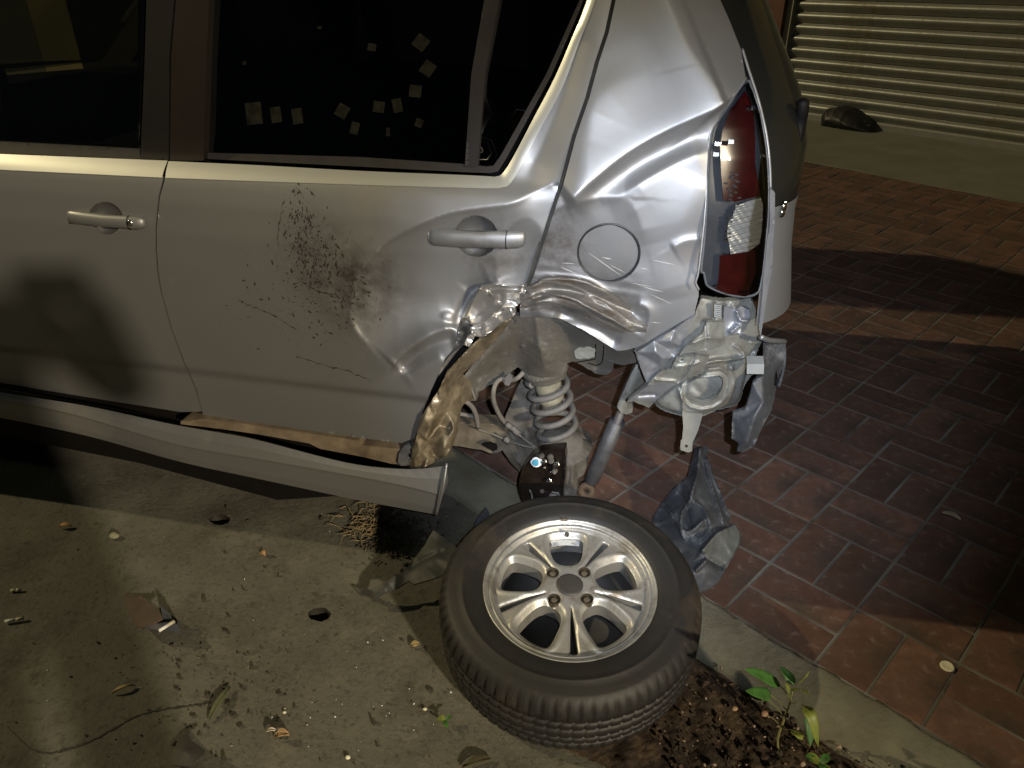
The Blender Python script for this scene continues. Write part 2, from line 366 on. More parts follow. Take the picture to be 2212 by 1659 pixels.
HOLEM = mat('dark_hole_floor', (.02, .017, .012), .6, 0, .3, 60, .002, 150)  # near-black colour for the holes and the crack
for h in hol:
    c = h.mean(0); V = []; Fc = []; n = len(h)
    for k, (s_, z) in enumerate(((1, -.03), (.96, -.05), (.8, -.075), (.3, -.085))):
        V += [(*(c + (p - c) * s_), z) for p in h]
    for k in range(3): Fc += [(k * n + i, k * n + (i + 1) % n, (k + 1) * n + (i + 1) % n, (k + 1) * n + i) for i in range(n)]
    Fc.append(tuple(3 * n + i for i in range(n)))
    obj('drain_hole', V, Fc, HOLEM, road)

crk = spline(cr(B7, [(40, 1400), (110, 1470), (200, 1545), (300, 1568), (430, 1540), (560, 1490), (700, 1415), (840, 1335), (1000, 1300), (1150, 1280), (1300, 1255)]), 90); crk = crk + RNG.normal(0, .9, crk.shape); V = []
for (u, v), w_ in zip(crk, np.abs(RNG.normal(1.5, .6, 90))): V += [(*gnd(u - .3 * w_, v - w_, -.0285)[:2], -.0285), (*gnd(u + .3 * w_, v + w_, -.0285)[:2], -.0285)]
obj('crack', V, [(2 * i, 2 * i + 1, 2 * i + 3, 2 * i + 2) for i in range(89)], HOLEM, road)
# pavement: mortar bed, basket-weave clay bricks
MORT = mat('pale_mortar', (.20, .19, .165), .95, 0, .45, 12, .001, 160, dirt=[((.06, .045, .034), .50, 6)])
BRICK = mat('red_clay_brick', (.128, .067, .047), .92, 0, .3, 16, .0014, 110, dirt=[((.075, .052, .040), .42, 6), ((.19, .145, .12), .10, 34), ((.035, .028, .022), .18, 2.5)], rnd=.3, spec=.25)
J0, J1 = -2., 19.2
q = [cell(-46, J0), cell(60, J0), cell(60, J1), cell(-46, J1)]
pave = obj('pavement', [(*p, -.0022) for p in q] + [(*p, -.2) for p in q], [(0, 1, 2, 3), (0, 4, 5, 1)], MORT, None, False)
tag(pave, 'red clay brick pavement laid in basket weave behind the car', kind='structure')
def brick_mesh():
    a, b = CELL - .0058, CELL / 2 - .0058; c = .0022; z = [-.05, -.004, 0]; V = []
    for zz, e in ((-.05, 0), (-.005, 0), (0, c)):
        V += [(-a / 2 + e, -b / 2 + e, zz), (a / 2 - e, -b / 2 + e, zz), (a / 2 - e, b / 2 - e, zz), (-a / 2 + e, b / 2 - e, zz)]
    Fc = [(8, 9, 10, 11)]
    for k in (0, 4): Fc += [(k + i, k + (i + 1) % 4, k + 4 + (i + 1) % 4, k + 4 + i) for i in range(4)]
    return np.array(V), Fc
bV, bF = brick_mesh(); cand = []
for i in range(-30, 45):
    for j in range(-2, 20):
        for k in (0, 1):
            if (i + j) % 2 == 0: c = cell(i + .25 + .5 * k, j + .5); a = street_th + R(90)
            else: c = cell(i + .5, j + .25 + .5 * k); a = street_th
            if c @ d2 - BO @ d2 > (J1 - .05) * CELL: continue
            if not (.2 < c[1] < 14): continue
            uv = project([*c, 0]); dist = np.linalg.norm(np.array([*c, 0]) - CAM)
            vis = -60 < uv[0] < 2280 and -60 < uv[1] < 1720
            seen = vis and (uv[0] > 1690 or (uv[1] > 770 and uv[0] > 1040))
            if vis or (c[0] > -1 and c[1] < 5 and c[0] < 4.5): cand.append((0 if seen else 1, dist, c, a))
cand.sort(key=lambda t: (t[0], t[1])); proto = None; rest = MB()
for k, (s_, d, c, a) in enumerate(cand):
    dz = np.clip(RNG.normal(0, .0008), -.0012, .0012); tilt = np.clip(RNG.normal(0, .003, 2), -.005, .005); rz = a + RNG.normal(0, .008)
    if k < 300 and s_ == 0:
        if proto is None: o = obj('brick', bV, bF, BRICK, pave, False); proto = o
        else: o = proto.copy(); col.objects.link(o); o.parent = pave
        o.location = (*c, dz); o.rotation_euler = (tilt[0], tilt[1], rz)
    else:
        M = np.array([[math.cos(rz), -math.sin(rz), 0], [math.sin(rz), math.cos(rz), 0], [0, 0, 1]]); rest.add(bV @ M.T + np.array([*c, dz]), bF)
if rest.V: tag(rest.build('far_bricks', BRICK, pave, False), kind='stuff')

KERBM = mat('weathered_kerb_concrete', (.155, .148, .108), .9, 0, .2, 6, .003, 60, dirt=[((.11, .095, .065), .35, 5)])
def kerb():
    n = 260; V = []; Fc = []; prof = [(-.16, -.12), (-.155, -.016), (-.148, -.006), (-.01, .0), (0., -.002), (.002, -.03)]
    for k in range(n):
        i = -10 + k * .1; wv = [RNG.normal(0, .0025) for _ in prof]
        for (o_, z), e in zip(prof, wv):
            p = BO + CELL * (i * d1 + J0 * d2) + d2 * (o_ + e + (.004 * math.sin(i * 2.3) if o_ < -.1 else .003 * math.sin(i * 3.1)) - .002); V.append((*p, z + RNG.normal(0, .0012)))
    m = len(prof)
    for k in range(n - 1): Fc += [(k * m + i, (k + 1) * m + i, (k + 1) * m + i + 1, k * m + i + 1) for i in range(m - 1)]
    return tag(obj('kerb', V, Fc, KERBM, None, True), 'rough concrete kerb band along the edge of the brick pavement', kind='structure')
kerb()

# strip of concrete in front of the shutter, then the shop front
G1, G2 = gnd(1881, 280, 0)[:2], gnd(2212, 330, 0)[:2]
fd = (G2 - G1) / np.linalg.norm(G2 - G1); fn = np.array([fd[1], -fd[0]])
if fn @ (-G1) < 0: fn = -fn                                    # towards the viewer
APR = mat('olive_grey_cement', (.15, .145, .105), .85, 0, .18, 3, .0015, 80, dirt=[((.15, .14, .10), .2, 4)])
b0, b1 = gnd(1752, 352)[:2], gnd(2212, 440)[:2]; b0, b1 = b0 + (b0 - b1) * 12, b1 + (b1 - b0) * 6
pp = [b0, b1, G1 + fd * 25 - fn * 1, G1 - fd * 45 - fn * 1]
tag(obj('walkway', [(*p, .009) for p in pp] + [(*b0, -.1), (*b1, -.1)], [(0, 1, 2, 3), (0, 4, 5, 1)], APR, None, False), 'plain cement walkway between the brick pavement and the roller shutter', kind='structure')
tag(obj('ground', [(-140, -140, -.26), (140, -140, -.26), (140, 140, -.26), (-140, 140, -.26)], [(0, 1, 2, 3)], CONC, None, False), kind='structure')

SHUT = mat('dusty_galvanised_shutter', (.27, .27, .235), .42, .45, .12, 5, .0006, 60, dirt=[((.17, .155, .10), .25, 7)])
fz = np.array([0, 0, 1.])
def fpt(a, o, z): p = G1 + fd * a + fn * o; return np.array([p[0], p[1], z])
gl = at_y(1716, 60, 1.); ddir = gl - CAM                        # left edge of the shutter: hit the shop-front plane
tt = ((np.array([*G1, 0]) - CAM) @ np.array([*fn, 0])) / (ddir @ np.array([*fn, 0])); A_L = (CAM + tt * ddir)[:2]; aL = (A_L - G1) @ fd
sh = empty('roller_shutter', (*(G1 + fd * (aL + 2)), 0.))
SP = .104; aR = aL + 4.3
prof = [(.002 + .030 * math.sin(math.pi * (t / .86) ** 1.6) ** .75 if 0 < t < .859 else .002, SP * t) for t in np.linspace(0, .86, 12)] + [(-.006, SP * .89), (-.006, SP * .97), (.004, SP)]
V = []; n = len(prof); org = np.array([*(G1 + fd * (aL + 2)), 0.])
for a in (aL, aR): V += [fpt(a, o_, z) - org for o_, z in prof]
slatV = V; slatF = [(i, n + i, n + i + 1, i + 1) for i in range(n - 1)]
p0 = None
for k in range(26):
    if p0 is None: o = obj('slat', slatV, slatF, SHUT, sh, True); p0 = o
    else: o = p0.copy(); col.objects.link(o); o.parent = sh
    o.location = (RNG.normal(0, .0012), RNG.normal(0, .0012), .075 + k * SP)
mb = MB(); mb.add([fpt(a, o_, z) - org for a in (aL, aR) for o_, z in ((-.01, .0), (.022, .0), (.022, .06), (.008, .074), (-.01, .075))], [(0, 5, 6, 1), (1, 6, 7, 2), (2, 7, 8, 3), (3, 8, 9, 4)]); mb.build('bottom_rail', SHUT, sh, False)
RAIL = mat('guide_rail_steel', (.33, .31, .22), .5, .3, .15, 8)
for a in (aL - .03, aR + .03):
    mb = MB(); mb.add([fpt(a + x, o_, z) - org for x in (-.045, .02) for o_ in (-.02, .07) for z in (0, 2.9)], [(0, 1, 3, 2), (4, 6, 7, 5), (0, 4, 5, 1), (2, 3, 7, 6)])
    mb.build('guide_rail', RAIL, sh, False)
tag(sh, 'closed metal roller shutter with horizontal ribs at the upper right', 'shutter')
def fbox(name, a0, a1, o0, o1, z0, z1, m, label, cat):
    c = fpt((a0 + a1) / 2, (o0 + o1) / 2, z0); mb = MB(); mb.add([fpt(a, o_, z) - c for a in (a0, a1) for o_ in (o0, o1) for z in (z0, z1)], [(0, 1, 3, 2), (4, 6, 7, 5), (0, 4, 5, 1), (2, 3, 7, 6), (0, 2, 6, 4), (1, 5, 7, 3)])
    o = mb.build(name, m, None, False); o.location = c; return tag(o, label, cat)
PILM = mat('red_brown_painted_pillar', (.12, .05, .03), .6, 0, .2, 8, .001, 60); WALLM = mat('ochre_plaster_wall', (.34, .29, .16), .9, 0, .15, 1.2, .002, 40)
fbox('pillar', aL - .42, aL - .08, -.3, .12, 0, 3.6, PILM, 'dark red brown pillar at the left edge of the roller shutter', 'pillar')
fbox('shop_wall', aL - 44, aL - .42, -.6, 0, 0, 4.2, WALLM, 'plain plaster shop wall behind the car, left of the red brown pillar', 'wall')
fbox('shop_wall', aL - .42, aR + 12, -.9, -.32, 2.75, 5, WALLM, 'plaster wall band above the roller shutter', 'wall')
fbox('shop_wall', aR + .1, aR + 12, -.6, 0, 0, 2.75, WALLM, 'plaster shop wall to the right of the roller shutter', 'wall')

# ================================================================== CAR
CM = Matrix.Identity(4)
for a in range(3):
    for b_, e in enumerate((es, en, ez)): CM[a][b_] = e[a]
    CM[a][3] = CO[a]
car = empty('car', M=CM)
tag(car, 'silver hatchback with a crushed rear quarter and its left rear wheel torn off', 'car')
def csurf(extra=0., f=None):
    def m(u, v): return car_surf(u, v, extra + (f(u, v) if f else 0.))
    return m
def cflat(f): return lambda u, v: car_at(u, v, f(u, v))

# ---- dents
def dent_door(u, v):
    edge_ = [(1190, 398), (1150, 416), (1108, 438), (1050, 447), (985, 457), (930, 474), (835, 522), (774, 592), (758, 690), (798, 750), (847, 795)]
    area = edge_ + [(880, 772), (930, 738), (1000, 716), (1130, 700), (1260, 560), (1260, 400)]
    ds, _, pr = polyd(spline(edge_, 50), u, v); ins = inside(np.stack([u, v], 1), area)
    d = np.where(ins, .036 * (1 - np.exp(-(ds / (58. + 18 * np.clip((920 - u) / 120, 0, 1) * np.clip((v - 560) / 90, 0, 1))) ** 1.15)), 0.)
    db = polyd([(847, 795), (880, 770), (930, 737), (1000, 716), (1130, 700)], u, v)[0]; d = d * (1 - np.exp(-(db / 26) ** 1.2))
    d = d - .004 * np.exp(-(ds / np.where(ins, 6., 26.)) ** 1.3)
    d = d * (1 - .35 * np.clip((v - 640) / 90, 0, 1) * np.clip((980 - u) / 120, 0, 1))
    d += ridge(u, v, [(848, 792), (880, 758), (930, 724), (988, 704)], -.020, 34, 9, 1.3, (.05, .2))
    d += ridge(u, v, [(862, 800), (900, 765), (945, 738), (985, 730)], .020, 18, 20, 1.5, (.1, .1))
    d += ridge(u, v, [(872, 815), (915, 795), (960, 772)], -.006, 14, 22, 1.5)
    d += ridge(u, v, [(990, 712), (1000, 668), (1022, 630), (1060, 612)], .02, 26, 12, 1.4, (.1, .1))
    d += ridge(u, v, [(975, 700), (986, 662), (1012, 622)], -.007, 16, 9, 1.4)
    d += bowl(u, v, (967, 681), 16, 11, -.004) + bowl(u, v, (1125, 560), 50, 90, .012, 10)
    d += ridge(u, v, [(1140, 380), (1180, 300), (1215, 210), (1262, 60)], .006, 22, 30, 1.4)
    return d + .0012 * wob(u, v, 45, 3) * np.clip((u - 700) / 200, 0, 1)
def dent_quarter(u, v):
    d = bowl(u, v, (1385, 300), 165, 230, .006, 10, 1.3)
    d += ridge(u, v, [(1226, 436), (1283, 386), (1353, 331), (1432, 285), (1510, 250), (1574, 223)], -.024, 120, 22, 1.3, (.05, .03))
    d += ridge(u, v, [(1262, 436), (1335, 385), (1420, 335), (1535, 285)], .008, 30, 30, 1.7)
    d += ridge(u, v, [(1310, 432), (1352, 417), (1412, 379), (1471, 348), (1540, 322)], -.016, 34, 42, 1.25, (.4, .2))
    d += ridge(u, v, [(1576, 222), (1520, 150), (1470, 70), (1420, -60), (1390, -180)], -.027, 75, 62, 1.4, (.02, .3))
    d += ridge(u, v, [(1262, 300), (1285, 232), (1330, 185), (1400, 165)], -.006, 40, 70, 1.8, (.4, .6))
    d += ridge(u, v, [(1222, 446), (1262, 434), (1312, 424), (1350, 426)], -.010, 45, 16, 1.25, (.1, .45))
    d += ridge(u, v, [(1352, 427), (1378, 462), (1396, 530)], -.006, 50, 26, 1.4, (.4, .4))
    d += ridge(u, v, [(1512, 380), (1470, 480), (1432, 570), (1445, 650)], -.0045, 60, 55, 1.6)
    d += ridge(u, v, [(1450, 535), (1480, 520), (1515, 516)], -.006, 8, 26, 1.3)
    q_ = np.clip((v - 385) / 190, 0, 1); d += .024 * q_ * q_ * (3 - 2 * q_)
    d += ridge(u, v, [(1136, 634), (1172, 606), (1215, 603), (1265, 610), (1320, 640)], -.012, 7, 16, 1.2, (.05, .3))
    d += ridge(u, v, [(1150, 648), (1190, 628), (1260, 634), (1330, 658), (1390, 684)], .013, 12, 12, 1.4)
    d += ridge(u, v, [(1140, 662), (1200, 640), (1256, 658), (1320, 690), (1375, 722)], -.020, 9, 30, 1.3, (.1, .2))
    d += ridge(u, v, [(1200, 672), (1270, 700), (1340, 742)], .016, 22, 16, 1.4)
    d += ridge(u, v, [(1372, 655), (1400, 668), (1402, 700), (1385, 735)], -.008, 14, 12, 1.4)
    m = np.exp(-((v - 655) / 55) ** 2) * np.clip((1400 - u) / 160, 0, 1)
    d += m * .0045 * np.sin((v - .18 * u + 6 * wob(u, v, 25, 9)) / 4.2) * (.6 + .4 * wob(u, v, 30, 5))
    return d + .0010 * wob(u, v, 35, 4)

# ---- doors
HND = {'f': (229, 476, .93, .09), 'r': (1029, 516, 1.18, .03)}
def hq(h, dx, dy): u0, v0, sc, sl = HND[h]; return (u0 + sc * dx, v0 + sc * (dy + sl * dx))
ell_f, ell_r = [[hq(h, 40 * math.cos(t), 38 * math.sin(t) - 5) for t in np.linspace(0, 2 * math.pi, 34, endpoint=False)] for h in 'fr']
fd_edge = [(352, 381), (350.5, 392), (342, 425), (335.5, 492), (335.5, 540), (339, 588), (347, 634), (368.5, 711), (396, 785), (421, 841), (435, 889)]
fdoor = sheet('front_door', [(-640, 336), (-300, 350), (0, 364)] + fd_edge + [(390, 890), (176, 856), (0, 827), (-640, 718)], csurf(), PAINT, car, 6, holes=[ell_f], thick=.004)
rd_top = [(357, 381.5), (560, 389), (777, 396.5), (1000, 403), (1066, 404), (1086, 402), (1101, 395), (1122, 362), (1165, 280), (1213, 190), (1250, 92), (1285, 0), (1345, -190)]
rd_right = [(1385, -190), (1352, -90), (1321, 0), (1306, 70), (1285, 133), (1264, 211), (1236, 292), (1208, 397), (1180, 480), (1163, 535), (1155, 562), (1142, 604), (1136, 616)]
rd_torn = [(1110.7, 617), (1068.6, 614), (1037, 620), (1023, 642), (1004.5, 666), (995, 689), (987, 712.6), (987, 736), (976, 758), (961, 775), (948, 806), (929.5, 847), (908, 903), (901, 930), (896, 946)]
rd_left = [(438.5, 896), (424.5, 841), (399.5, 785), (371.7, 711), (350.2, 634), (342.2, 588), (338.7, 540), (338.7, 492), (345.5, 425), (355, 392)]
rdoor = sheet('rear_door', rd_top + rd_right + rd_torn + [(867, 957), (778, 946), (600, 920)] + rd_left, csurf(0, dent_door), PAINT, car, 5, holes=[ell_r], thick=.004)
tag(rdoor, 'dented rear door splashed with mud')
# bright shoulder bead under and round the windows
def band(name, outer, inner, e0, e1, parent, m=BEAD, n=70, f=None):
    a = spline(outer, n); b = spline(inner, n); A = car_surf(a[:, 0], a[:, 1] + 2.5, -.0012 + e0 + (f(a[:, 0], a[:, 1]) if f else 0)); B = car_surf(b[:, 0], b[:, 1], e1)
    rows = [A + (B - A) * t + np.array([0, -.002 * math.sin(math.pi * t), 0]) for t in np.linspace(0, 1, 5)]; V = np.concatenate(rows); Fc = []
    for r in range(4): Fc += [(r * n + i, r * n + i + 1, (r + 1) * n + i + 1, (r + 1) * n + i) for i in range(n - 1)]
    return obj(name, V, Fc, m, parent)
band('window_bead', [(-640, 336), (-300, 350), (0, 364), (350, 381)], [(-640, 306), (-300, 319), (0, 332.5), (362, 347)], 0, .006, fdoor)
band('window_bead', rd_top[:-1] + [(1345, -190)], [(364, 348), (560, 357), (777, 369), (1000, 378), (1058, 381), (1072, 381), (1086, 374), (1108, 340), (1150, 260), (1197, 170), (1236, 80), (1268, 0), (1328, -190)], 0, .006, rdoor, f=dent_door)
sheet('b_pillar', [(300, -190), (470, -190), (455, 349), (296, 343)], csurf(.05), BLACK, car, 30, thick=.02)
seam = [((a[0] + b[0]) / 2, (a[1] + b[1]) / 2) for a, b in zip(spline(fd_edge, 40), spline(rd_left[::-1], 40))]; A = car_surf(np.array([p[0] - 9 for p in seam]), np.array([p[1] for p in seam]), .012); B = car_surf(np.array([p[0] + 9 for p in seam]), np.array([p[1] for p in seam]), .012)
obj('seam_shade_strip', np.vstack([A, B]), [(i, i + 1, 41 + i, 40 + i) for i in range(39)], BLACK, car)  # black backing strip added so the gap between the doors reads dark
# rubber below the glass, black pillar covers, glass
sheet('weatherstrip', [(-640, 281), (0, 306), (300, 322), (304, 344), (0, 331), (-640, 305)], csurf(.014), SEAL, fdoor, 6, thick=.03)
sheet('weatherstrip', [(440, 343), (777, 360), (1003, 372), (1060, 374), (1076, 370), (1092, 345), (1190, 165), (1262, 0), (1322, -190), (1312, -190), (1252, 0), (1180, 160), (1084, 332), (1066, 358), (1050, 360), (1003, 355), (777, 340), (440, 330)], csurf(.020), SEAL, rdoor, 7, thick=.03)
sheet('pillar_cover', [(322, -190), (385, -190), (376, 0), (366, 120), (364, 346), (304, 344), (304, 320), (312, 140)], csurf(.005), BLACK, fdoor, 7, thick=.04)
sheet('pillar_cover', [(389, -190), (462, -190), (452, 0), (446, 120), (440, 347), (367, 347), (370, 120), (380, 0)], csurf(.005), mat('brown_black_trim', (.008, .005, .004), .6, 0, .2, 20, spec=.2), rdoor, 7, thick=.04)
sheet('pillar_cover', [(1084, -190), (1128, -190), (1078, 0), (1047, 160), (1032, 360), (1004, 360), (1018, 160), (1046, 0)], csurf(.012), mat('grey_divider_trim', (.016, .014, .014), .6, 0, .2, 20, spec=.2), rdoor, 7, thick=.03)
wf = sheet('window_glass', [(-560, -190), (320, -190), (308, 140), (300, 325), (0, 310), (-640, 285)], csurf(.022), GLASSF, fdoor, 60, thick=0)
wr = sheet('window_glass', [(460, -190), (1084, -190), (1046, 0), (1018, 160), (1006, 362), (777, 350), (440, 338), (446, 120)], csurf(.026), GLASSD, rdoor, 60, thick=0)
wq = sheet('quarter_glass', [(1128, -190), (1320, -190), (1258, 0), (1186, 160), (1088, 338), (1068, 364), (1032, 364), (1047, 160), (1078, 0)], csurf(.026), GLASSD, rdoor, 40, thick=0)
MARK = mat('pale_square_mark', (.011, .011, .008), .95, 0, .5, 60, spec=.02)  # small flat squares set on the rear door glass
for u, v, a, b, rt in ((548, 245, 17, 24, -6), (596, 248, 11, 17, -8), (642, 251, 11, 17, -8), (739, 240, 13, 14, 30), (766, 277, 9, 13, 15), (803, 102, 9, 8, 10), (909, 92, 15, 15, 38), (924, 148, 14, 15, 35), (897, 197, 13, 13, 6), (818, 231, 12, 12, 8), (858, 228, 10, 15, -12), (905, 266, 8, 9, 20), (838, 285, 4, 9, 0), (528, 136, 4, 4, 0), (690, 60, 4, 3, 0)):
    c, s_ = math.cos(R(rt)), math.sin(R(rt)); q_ = np.array([(u + x * c - y * s_, v + x * s_ + y * c) for x, y in ((-a, -b), (a, -b), (a, b), (-a, b))])
    V = car_surf(q_[:, 0], q_[:, 1], .0235); obj('square_mark', np.vstack([V, V + [0, .0015, 0]]), [(3, 2, 1, 0), (0, 1, 5, 4), (1, 2, 6, 5), (2, 3, 7, 6), (3, 0, 4, 7)], MARK, wr, False)

# ---- door handles: recess cup, bar, end cap
def handle(door, u0, v0, sc, slope, extra, dsurf):
    def q(dx, dy): return (u0 + sc * dx, v0 + sc * (dy + slope * dx))
    ell = [q(40 * math.cos(t), 38 * math.sin(t) - 5) for t in np.linspace(0, 2 * math.pi, 34, endpoint=False)]
    uc, vc = q(0, -5)
    cup = sheet('handle_cup', ell, lambda u, v: car_surf(u, v, dsurf(u, v) + .052 * np.clip(1 - ((u - uc) / (40 * sc)) ** 2 - ((v - vc) / (38 * sc)) ** 2, 0, 1) ** .6), PAINT, door, 3.2 * sc, thick=0)
    pts = []; rr = []
    prof = [(-88, -3, .2, .45), (-84, -2, .7, .8), (-76, -1, 1, 1), (-45, 0, 1.25, 1.0), (0, 1, 1.35, 1.0), (48, 0, 1.2, 1.0), (60, 0, 1.1, 1), (76, -1, 1.05, 1), (86, -2, .8, .8), (90, -2, .3, .45)]
    mb = MB(); rings = []; seg = 12
    for dx, dy, g, h in prof:
        u, v = q(dx, dy); c = car_surf(np.array([u]), np.array([v]), extra(np.array([u]), np.array([v])) - .014 * (1 if abs(dx) < 70 else .8))[0]
        rings.append([c + np.array([0, -.009 * g * math.cos(t), .0158 * sc * h * math.sin(t)]) for t in np.linspace(0, 2 * math.pi, seg, endpoint=False)])
    V = np.concatenate(rings); Fc = [(i * seg + k, i * seg + (k + 1) % seg, (i + 1) * seg + (k + 1) % seg, (i + 1) * seg + k) for i in range(len(prof) - 1) for k in range(seg)] + [tuple(range(seg)), tuple((len(prof) - 1) * seg + k for k in range(seg))]
    h = obj('door_handle', V, Fc, PAINT, door)
    for dx in (-66, 74):
        u, v = q(dx, 0); c = car_surf(np.array([u]), np.array([v]), extra(np.array([u]), np.array([v])))[0]
        MB().box(c + [0, -.004, 0], (.012, .012, .009)).build('handle_mount', PAINT, door)
    u, v = q(55, 0); c = car_surf(np.array([u]), np.array([v]), extra(np.array([u]), np.array([v])) - .014)[0]
    MB().tube([c + np.array([.001, -.0115 * math.cos(t), -.0162 * sc * math.sin(t)]) for t in np.linspace(-1.8, 1.8, 18)], .0009, 5).build('handle_seam', BLACK, door)
    return h
zero = lambda u, v: np.zeros_like(u)
handle(fdoor, *HND['f'], zero, zero)
u_, v_ = at_ = (287, 483); c = car_surf(np.array([281.]), np.array([482.]), -.022)[0]
MB().lathe([(0, .003), (.006, .003), (.0075, 0)], 14, axes((0, -1, 0), c)).build('key_lock', CHROME, fdoor)
flat_d = lambda u, v: np.full_like(u, float(dent_door(np.array([1035.]), np.array([520.]))[0]) * .9)
handle(rdoor, *HND['r'], flat_d, dent_door)

# ---- mud thrown over the rear door: thin flakes
def splatter():
    mb = MB(); k = 0; r = np.random.default_rng(11)
    while k < 900:
        if r.random() < .75:
            t = r.random(); cx, cy_ = np.array([(640, 425), (655, 520), (700, 590), (745, 640)]).T @ np.array([max(0, 1 - 3 * t), max(0, 1 - abs(3 * t - 1)), max(0, 1 - abs(3 * t - 2)), max(0, 3 * t - 2)])
            u = cx + r.normal(0, 14 + 30 * t); v = cy_ + r.normal(0, 38)
        else: u = r.normal(650, 75); v = r.normal(640, 60)
        if u > 880 or u < 450 or v < 392 or v > 800: continue
        k += 1; big = r.random() ** 3; a = .4 + 1.7 * big; b = a * r.uniform(.9, 3.6); th = r.normal(1.4, .5) if v < 600 else r.normal(.6, .6); m = 6
        q_ = np.array([(u + (a * math.cos(x) * e) * math.sin(th) + b * math.sin(x) * e * math.cos(th), v - a * math.cos(x) * e * math.cos(th) + b * math.sin(x) * e * math.sin(th)) for x, e in zip(np.linspace(0, 6.28, m, endpoint=False), r.uniform(.6, 1.2, m))])
        V = car_surf(q_[:, 0], q_[:, 1], dent_door(q_[:, 0], q_[:, 1]) - .0012); C_ = V.mean(0) + [0, -.0012, 0]
        mb.add(np.vstack([V, C_]), [(m, (i + 1) % m, i) for i in range(m)])
    for pl in ([(515, 648), (545, 662), (585, 678), (640, 712)], [(640, 770), (700, 788), (760, 805), (800, 822)], [(612, 430), (606, 470), (600, 505), (602, 540)], [(660, 440), (668, 490), (690, 540), (712, 590)], [(640, 600), (680, 625), (735, 645)]):
        s_ = spline(pl, 24) + r.normal(0, 1, (24, 2)); wd = np.abs(r.normal(.9, .5, 24))
        V = []
        for (u, v), w_ in zip(s_, wd): V += [(u - w_ * .5, v - w_), (u + w_ * .5, v + w_)]
        V = np.array(V); mb.add(car_surf(V[:, 0], V[:, 1], dent_door(V[:, 0], V[:, 1]) - .0014), [(2 * i, 2 * i + 1, 2 * i + 3, 2 * i + 2) for i in range(23)])
    tag(mb.build('mud_splatter', mat('dry_dark_mud', (.016, .012, .008), .9, 0, .3, 90), rdoor, False), kind='stuff')
splatter()

# ---- rear quarter
q_left = [(1395, -190), (1362, -90), (1330, 0), (1315, 70), (1294, 134), (1273, 211), (1245, 292), (1217, 397), (1189, 482), (1171, 538), (1163, 566), (1149, 606), (1141, 622)]
q_bot = [(1137, 626), (1126, 650), (1123, 664), (1123, 686), (1170, 685), (1211, 688), (1233, 700), (1256, 710), (1305, 741), (1333, 758), (1348, 757), (1373, 751), (1386, 746), (1412, 732), (1469, 697), (1501, 680)]
q_tail = [(1502, 668), (1509, 640), (1509, 626), (1502, 610), (1507, 590), (1515, 527), (1522, 457), (1527, 369), (1530, 309), (1537, 278), (1570, 230), (1611, 168)]
q_back = [(1600, 105), (1575, 42), (1556, 0), (1500, -190)]
fc = (1315, 546); flap_px = [(fc[0] + 69 * math.cos(t), fc[1] + 64.5 * math.sin(t)) for t in np.linspace(0, 2 * math.pi, 56, endpoint=False)]
quarter = sheet('quarter_panel', q_left + q_bot + q_tail + q_back, csurf(0, dent_quarter), PAINTQ, car, 4.6, holes=[flap_px], thick=.02)
tag(quarter, 'crushed and creased rear quarter panel')
flat_q = rbf([(a, b, float(dent_quarter(np.array([float(a)]), np.array([float(b)]))[0])) for a, b in ((1250, 546), (1380, 546), (1315, 486), (1315, 606), (1265, 500), (1365, 590))])
Q0 = float(np.mean([flat_q(np.array([a]), np.array([b]))[0] for a, b in ((1250., 546.), (1380., 546.), (1315., 486.), (1315., 606.))]))
flap_n = lambda u, v: .25 * flat_q(u, v) + .75 * Q0 + .005 + .00015 * (v - 546) + .0 * u
flap = sheet('fuel_flap', [(fc[0] + 64.5 * math.cos(t), fc[1] + 60 * math.sin(t)) for t in np.linspace(0, 2 * math.pi, 56, endpoint=False)], csurf(.001, flap_n), PAINTQ, quarter, 8, thick=.02)
r_ = car_surf(*np.array([(fc[0] + 67 * math.cos(t), fc[1] + 62.5 * math.sin(t)) for t in np.linspace(0, 2 * math.pi, 64, endpoint=False)]).T, .006 + np.array([float(dent_quarter(np.array([fc[0] + 69 * math.cos(t)]), np.array([fc[1] + 64.5 * math.sin(t)]))[0]) for t in np.linspace(0, 2 * math.pi, 64, endpoint=False)]))
MB().tube(r_, .0035, 8, closed=True).build('flap_rim', mat('flap_gap_edge', (.012, .012, .012), .5, 0, .1, 20), flap)
SCR = mat('pale_scratch', (.42, .41, .38), .6, .2, .1, 30)
mb = MB(); rr = np.random.default_rng(5)
for k in range(46):
    if k < 3: a, b = [((1270, 545), (1345, 598)), ((1300, 556), (1322, 560)), ((1318, 572), (1352, 590))][k]
    else:
        c0 = (rr.normal(1240, 90), rr.normal(610, 40)); L_ = rr.uniform(15, 60); an = rr.normal(.28, .22); a = c0; b = (c0[0] + L_ * math.cos(an), c0[1] + L_ * math.sin(an))
        if not (inside(np.array([a, b]), q_left + q_bot + q_tail + q_back).all()) or np.hypot(a[0] - fc[0], a[1] - fc[1]) < 75 or np.hypot(b[0] - fc[0], b[1] - fc[1]) < 75: continue
    P_ = np.linspace(a, b, 12); wd = np.sin(np.linspace(.1, 3.04, 12)) * rr.uniform(.4, 1.0)
    V = []
    for (u, v), w_ in zip(P_, wd): V += [(u, v - w_), (u, v + w_)]
    V = np.array(V); ex = (flap_n(V[:, 0], V[:, 1]) + .0004) if k < 3 else dent_quarter(V[:, 0], V[:, 1]) - .0006
    mb.add(car_surf(V[:, 0], V[:, 1], ex), [(2 * i, 2 * i + 1, 2 * i + 3, 2 * i + 2) for i in range(11)])
tag(mb.build('scratch_marks', SCR, quarter, False), kind='stuff')
